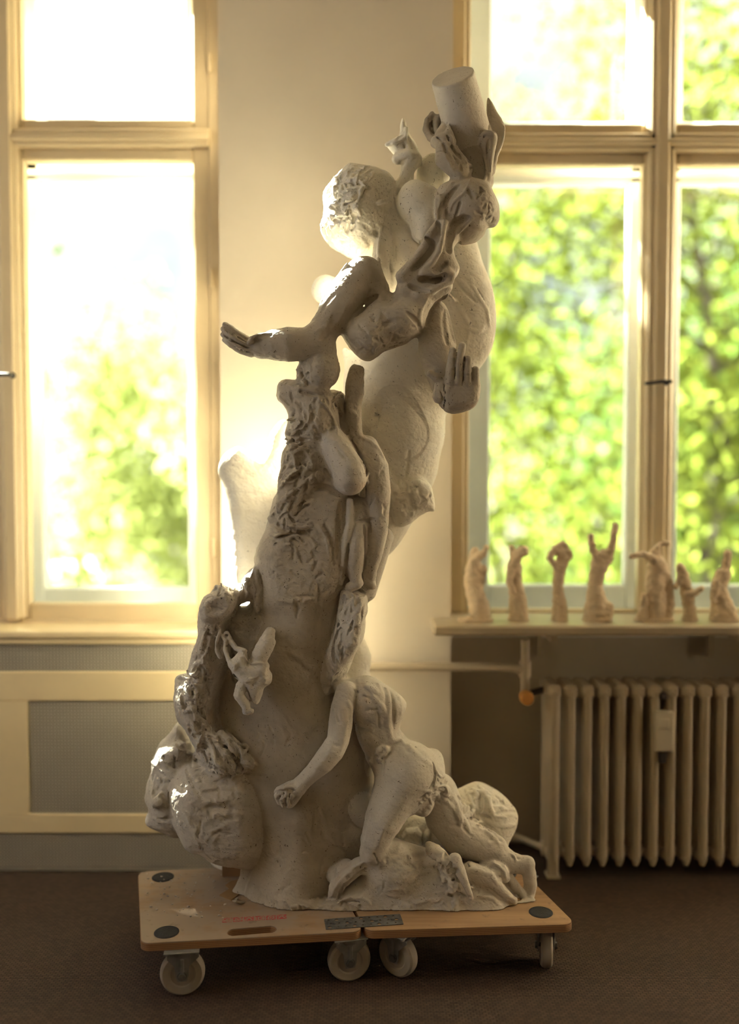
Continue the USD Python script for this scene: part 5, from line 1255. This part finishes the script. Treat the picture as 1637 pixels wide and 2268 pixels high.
def maquette(label, limbs, seed, slab=None):
    """A small standing clay study: limbs are chains of (x, y, depth in cm, radius), pixels on the plane YM."""
    pts = np.array([q[:2] for l in limbs for q in l], float)
    rad = max(q[3] for l in limbs for q in l)
    sc = YM / FPX
    a, b = at(pts[:, 0].min() - rad * 2, pts[:, 1].max() + 12, YM), at(pts[:, 0].max() + rad * 2, pts[:, 1].min() - rad * 2, YM)
    f = Field((a[0], YM - .10, zs1 - .012), (b[0], YM + .10, b[2]), .0042)
    g = None
    for l in limbs:
        P = np.array([at(q[0], q[1], YM - q[2] * .01) for q in l])
        R = [q[3] * sc * 1.18 for q in l]
        g = f.pts(tuple(slice(0, n) for n in f.n))
        d = None
        for i in range(max(1, len(P) - 1)):
            e = seg_dist(g, P[i], P[min(i + 1, len(P) - 1)], R[i], R[min(i + 1, len(P) - 1)])
            d = e if d is None else np.minimum(d, e)
        f.join(tuple(slice(0, n) for n in f.n), d, .012, 0)
    f.f = np.maximum(f.f, (np.float32(zs1 + .0005) - f.ax[2])[None, None, :])
    for k in range(3):
        e = [slice(None)] * 3
        for j in (0, -1):
            e[k] = j
            f.f[tuple(e)] = np.maximum(f.f[tuple(e)], .002)
    V, Q, _ = surface_net(f)
    Tm = np.vstack([Q[:, [0, 1, 2]], Q[:, [0, 2, 3]]])
    N = normals_of(V, Tm)
    V = V + N * ((meshkit.fbm(V * 70, 3, seed) - .5) * .012)[:, None]
    o = thing('clay_maquette', label, 'maquette', group='clay maquettes on the window sill')
    m = raw_mesh(numbered(o, 'figure'), V, Tm, normals_of(V, Tm), M['terra'])
    c = (V[V[:, 2] < zs1 + .03].min(0) + V[V[:, 2] < zs1 + .03].max(0)) / 2
    e = V[V[:, 2] < zs1 + .03].max(0) - V[V[:, 2] < zs1 + .03].min(0)
    bs = lathe([(0, 0), (1, 0), (1.0, .7), (.92, 1), (0, 1)], 20)
    bs.vertices *= np.array([e[0] * .52, max(e[1] * .52, .03), .012])
    obj('base', moved(bs, (c[0], c[1], zs1)), M['terra'], o)
    return o


zsb = 1384
maquette('leftmost clay maquette on the sill, one foot stretched out and an arm bent', [[(1066, 1386, 2, 17), (1060, 1340, 2, 18), (1046, 1290, 1, 16), (1050, 1250, 0, 14), (1052, 1222, 0, 9)], [(1064, 1384, 3, 14), (1040, 1376, 4, 9), (1022, 1382, 4, 7)], [(1050, 1242, 2, 8), (1072, 1225, 3, 6), (1078, 1212, 3, 5)], [(1056, 1300, 1, 12), (1072, 1260, 1, 7)], [(1080, 1386, 0, 10), (1070, 1340, 0, 12)]], 1)
maquette('clay maquette standing straight with a pale tilted head, second from the left on the sill', [[(1149, 1388, 0, 19), (1148, 1340, 0, 17), (1142, 1290, 0, 13), (1140, 1255, 0, 14), (1143, 1230, 0, 9)], [(1143, 1232, 1, 8), (1158, 1221, 2, 11)], [(1132, 1258, 2, 7), (1128, 1290, 4, 6), (1136, 1310, 4, 6)], [(1136, 1226, 0, 6), (1132, 1212, 0, 5)]], 2)
maquette('slim clay maquette on the sill with arms folded over its bowed head', [[(1240, 1388, 0, 15), (1240, 1345, 0, 13), (1236, 1300, 0, 10), (1240, 1260, 0, 11), (1240, 1240, 0, 8)], [(1232, 1256, 2, 7), (1217, 1234, 2, 6), (1232, 1212, 1, 6), (1248, 1206, 0, 6)], [(1246, 1254, 2, 7), (1262, 1230, 1, 6), (1252, 1210, 0, 6)], [(1243, 1226, 1, 9)]], 3)
maquette('tallest clay maquette on the sill, both arms thrown up above a broad skirt', [[(1322, 1388, 0, 26), (1322, 1345, 0, 23), (1318, 1295, 0, 13), (1328, 1252, 0, 17), (1334, 1236, 0, 14)], [(1322, 1240, 1, 8), (1312, 1212, 2, 7), (1308, 1188, 2, 6)], [(1346, 1240, 1, 9), (1358, 1200, 0, 7), (1364, 1165, 0, 6)], [(1340, 1228, 0, 8)], [(1340, 1370, 2, 14), (1348, 1345, 2, 10)]], 4)
maquette('broad clay maquette in front of the window post, one arm stretched left', [[(1448, 1388, 0, 20), (1452, 1340, 0, 19), (1450, 1290, 0, 18), (1454, 1250, 0, 16), (1452, 1228, 0, 10)], [(1448, 1240, 2, 8), (1424, 1226, 3, 6), (1400, 1232, 4, 5)], [(1464, 1250, 1, 10), (1480, 1290, 0, 9), (1484, 1340, 0, 9), (1474, 1388, 0, 9)], [(1420, 1388, 2, 12), (1424, 1350, 2, 9), (1426, 1320, 2, 6)], [(1446, 1222, 1, 6), (1462, 1206, 0, 5), (1480, 1204, 0, 5)]], 5)
maquette('smallest clay maquette on the sill, leaning left with a pointing arm', [[(1529, 1388, 0, 16), (1527, 1350, 0, 11), (1521, 1310, 0, 12), (1513, 1275, 0, 11), (1507, 1255, 0, 8)], [(1523, 1318, 2, 8), (1541, 1312, 3, 6), (1555, 1302, 4, 5)], [(1507, 1280, 1, 6), (1497, 1300, 2, 5)]], 6)
maquette('rightmost clay maquette on the sill, thick skirted body raising one arm', [[(1604, 1388, 0, 27), (1600, 1345, 0, 21), (1592, 1300, 0, 14), (1600, 1275, 0, 14)], [(1602, 1280, 0, 10), (1610, 1250, 0, 8), (1612, 1225, 0, 7)], [(1622, 1384, 2, 14), (1615, 1350, 2, 10)], [(1588, 1290, 2, 7), (1580, 1330, 3, 6)]], 7)
# ------------------------------------------------------------------ outside: yard, trees, a pale building across it
GZ = -4.2
M['yard'] = paint('yard_ground', (0.42, 0.40, 0.34), 0.9, 0.3, 0.5)
M['bark'] = paint('bark', (0.07, 0.06, 0.05), 0.9, 0.3, 8)


def leafmat(name, c1, c2):
    return usdkit.material(stage, '/World/Looks/' + name, {
        'oi': ('geometry', {}), 'r': ('rgb_ramp', {'ramp': [(0.0, c1), (1.0, c2)]}),
        'd': ('diffuse_bsdf', {}), 't': ('translucent_bsdf', {}), 'm': ('mix_closure', {'fac': 0.5})},
        [('oi.random_per_island', 'r.fac'), ('r.color', 'd.color'), ('r.color', 't.color'), ('d.BSDF', 'm.closure1'), ('t.BSDF', 'm.closure2')], surface='m.closure')


M['leaf_a'] = leafmat('leaf_yellow_green', (0.155, 0.195, 0.035), (0.34, 0.35, 0.085))
M['leaf_c'] = leafmat('leaf_hazed_green', (0.26, 0.30, 0.10), (0.52, 0.52, 0.25))  # haze and light through the leaves put into the colour
M['leaf_b'] = leafmat('leaf_green', (0.09, 0.155, 0.035), (0.25, 0.30, 0.08))
obj('yard', bx(-30, 30, YX + .05, 60, GZ - .2, GZ), M['yard'], kind='structure')


def leaves(centers, size, rng):
    n = len(centers)
    a = rng.normal(size=(n, 3))
    a /= np.linalg.norm(a, axis=1, keepdims=True)
    b = np.cross(a, rng.normal(size=(n, 3)))
    b /= np.linalg.norm(b, axis=1, keepdims=True)
    s = size * rng.uniform(.6, 1.3, (n, 1))
    c = np.cross(a, b)
    v = np.stack([centers - a * s, centers + b * s * .55 + c * s * .12, centers + a * s * 1.1, centers - b * s * .55 + c * s * .12], 1).reshape(-1, 3)
    k = np.arange(n)[:, None] * 4
    f = np.vstack([k + np.array([[0, 1, 2]]), k + np.array([[0, 2, 3]])])
    return trimesh.Trimesh(v, f, process=False)


def tree(label, x, y, top, trunk_r, crown, mat, seed, n=5200, size=.06, spread=1.7, holes=.35, low=None, group='trees in the yard'):
    """Trunk, forked branches and a crown of leaf clusters carried by the twigs."""
    rng = np.random.default_rng(seed)
    o = thing('tree', label, 'tree', group=group)
    segs, tips = [], []
    low = GZ + (top - GZ) * .35 if low is None else low
    trunk = [(x, y, GZ), (x + rng.normal() * .1, y, (GZ + low) / 2), (x + rng.normal() * .15, y, low), (x + rng.normal() * .3, y + rng.normal() * .3, (low + top) / 2), (x + rng.normal() * .5, y, top - .5)]
    obj('trunk', tube(trunk, [trunk_r, trunk_r * .9, trunk_r * .7, trunk_r * .4, trunk_r * .12], 10), M['bark'], o)
    t = np.array(trunk)
    for k in range(crown):
        q = (k + rng.random()) / crown
        z = low + (top - low) * q * .92
        base = np.array([np.interp(z, t[:, 2], t[:, 0]), np.interp(z, t[:, 2], t[:, 1]), z])
        an = rng.uniform(0, 2 * np.pi)
        ln = spread * (1 - .55 * q) * rng.uniform(.6, 1.15)
        d = np.array([math.cos(an), math.sin(an) * .8, rng.uniform(.15, .7)])
        p = [base, base + d * ln * .45 + [0, 0, .08], base + d * ln * .8 + [0, 0, .05], base + d * ln]
        br = trunk_r * (.42 * (1 - q) + .14)
        segs.append((p, [br, br * .7, br * .45, br * .2]))
        tips += [np.array(p[1]), np.array(p[2]), np.array(p[3])]
        for _ in range(3):
            b0 = np.array(p[rng.integers(1, 3)])
            e = b0 + rng.normal(size=3) * np.array([.5, .4, .35]) * ln * .55
            segs.append(([b0, (b0 + e) / 2 + [0, 0, .06], e], [br * .35, br * .25, br * .1]))
            tips.append(e)
    for p, r in segs[:crown * 4:1]:
        pass
    obj('branches', cat([tube(p, r, 6) for p, r in segs]), M['bark'], o)
    tips = np.array(tips)
    tips = tips[rng.random(len(tips)) > holes * .5]
    c = tips[rng.integers(0, len(tips), n)] + rng.normal(size=(n, 3)) * np.array([.34, .34, .26]) * spread / 1.7
    obj('foliage', leaves(c, size, rng), M[mat], o, smooth=False, kind='stuff')
    return o


# right window: dense yellow-green trees, some dark trunks; left window: lower crowns against the sky, haze put into their paler colour
tree('leafy yellow-green tree nearest the right window, forked dark trunk inside its crown', 3.05, 9.0, 6.4, .16, 40, 'leaf_a', 11, 11000, .07, 2.1, .2, low=-2.2)
tree('slender green tree close to the left edge of the right window', 1.75, 9.6, 5.4, .11, 34, 'leaf_a', 21, 8000, .068, 1.6, .2, low=-2.4)
tree('darker green tree behind the right window mullion', 4.7, 10.4, 5.4, .17, 40, 'leaf_b', 12, 11000, .078, 2.2, .2, low=-2.8)
tree('bright bushy tree low in the right window', 3.4, 12.6, 3.4, .13, 36, 'leaf_b', 13, 13000, .08, 2.4, .1, low=-3.6)
tree('green tree far beyond the right window post', 6.6, 13.5, 5.2, .2, 36, 'leaf_b', 14, 13000, .085, 2.6, .1, low=-3.4)
tree('thin open tree low in the left window', -3.9, 12.0, 3.7, .1, 34, 'leaf_c', 15, 9000, .075, 2.0, .4, low=-3.4)
tree('round bushy tree at the right edge of the left window', -2.1, 10.4, 3.0, .1, 34, 'leaf_c', 16, 10000, .07, 1.6, .3, low=-3.4)
tree('tall dark broad tree, unseen, added far left in the yard to block the low sun', -8.4, 9.4, 8.85, .2, 60, 'leaf_b', 17, 32000, .11, 2.6, .0, low=0.0)  # unseen tree added to keep low sun off floor and boards
tree('tall slim tree, unseen, added close to the house to keep sun out of the left wall opening', -6.9, 5.7, 8.8, .15, 46, 'leaf_b', 18, 16000, .1, 1.7, .0, low=1.5)  # added out of view, stops sun entering by the left wall opening
tree('tall bushy tree, unseen, added left of the left window to shade the right window', -5.5, 9.6, 9.0, .17, 50, 'leaf_b', 19, 20000, .11, 1.5, .0, low=2.0)  # added out of view, keeps direct sun off the right sill
# pale building beyond the trees
bd = thing('apartment_building', 'pale plastered apartment building far behind the trees', 'building')
M['bwall'] = paint('building_plaster', (0.72, 0.68, 0.60), 0.9, 0.05, 0.4)
M['bglass'] = paint('building_window', (0.16, 0.19, 0.22), 0.2)
obj('wall', bx(-9, 16, 30, 40, GZ, 1.5), M['bwall'], bd)
obj('roof', moved(extrude(Polygon([(-.6, 0), (10.6, 0), (8.5, 1.2), (1.5, 1.2)]), 25.6), (0, 0, 0)).apply_transform(np.array([[0, 0, 1, -9.3], [1, 0, 0, 30], [0, 1, 0, 1.5], [0, 0, 0, 1.0]])), M['bark'], bd)
for i in range(10):
    for j in range(2):
        x, z = -7.5 + i * 2.45, -2.6 + j * 2.3
        wn = obj('window', cat(bx(x - .06, x + 1.06, 29.93, 30, z - .06, z), bx(x - .06, x + 1.06, 29.93, 30, z + 1.4, z + 1.46), bx(x - .06, x, 29.93, 30, z, z + 1.4), bx(x + 1, x + 1.06, 29.93, 30, z, z + 1.4), bx(x + .47, x + .53, 29.95, 30, z, z + 1.4)), M['white'], bd)
        obj('glazing', bx(x, x + 1, 29.97, 29.99, z, z + 1.4), M['bglass'], wn)
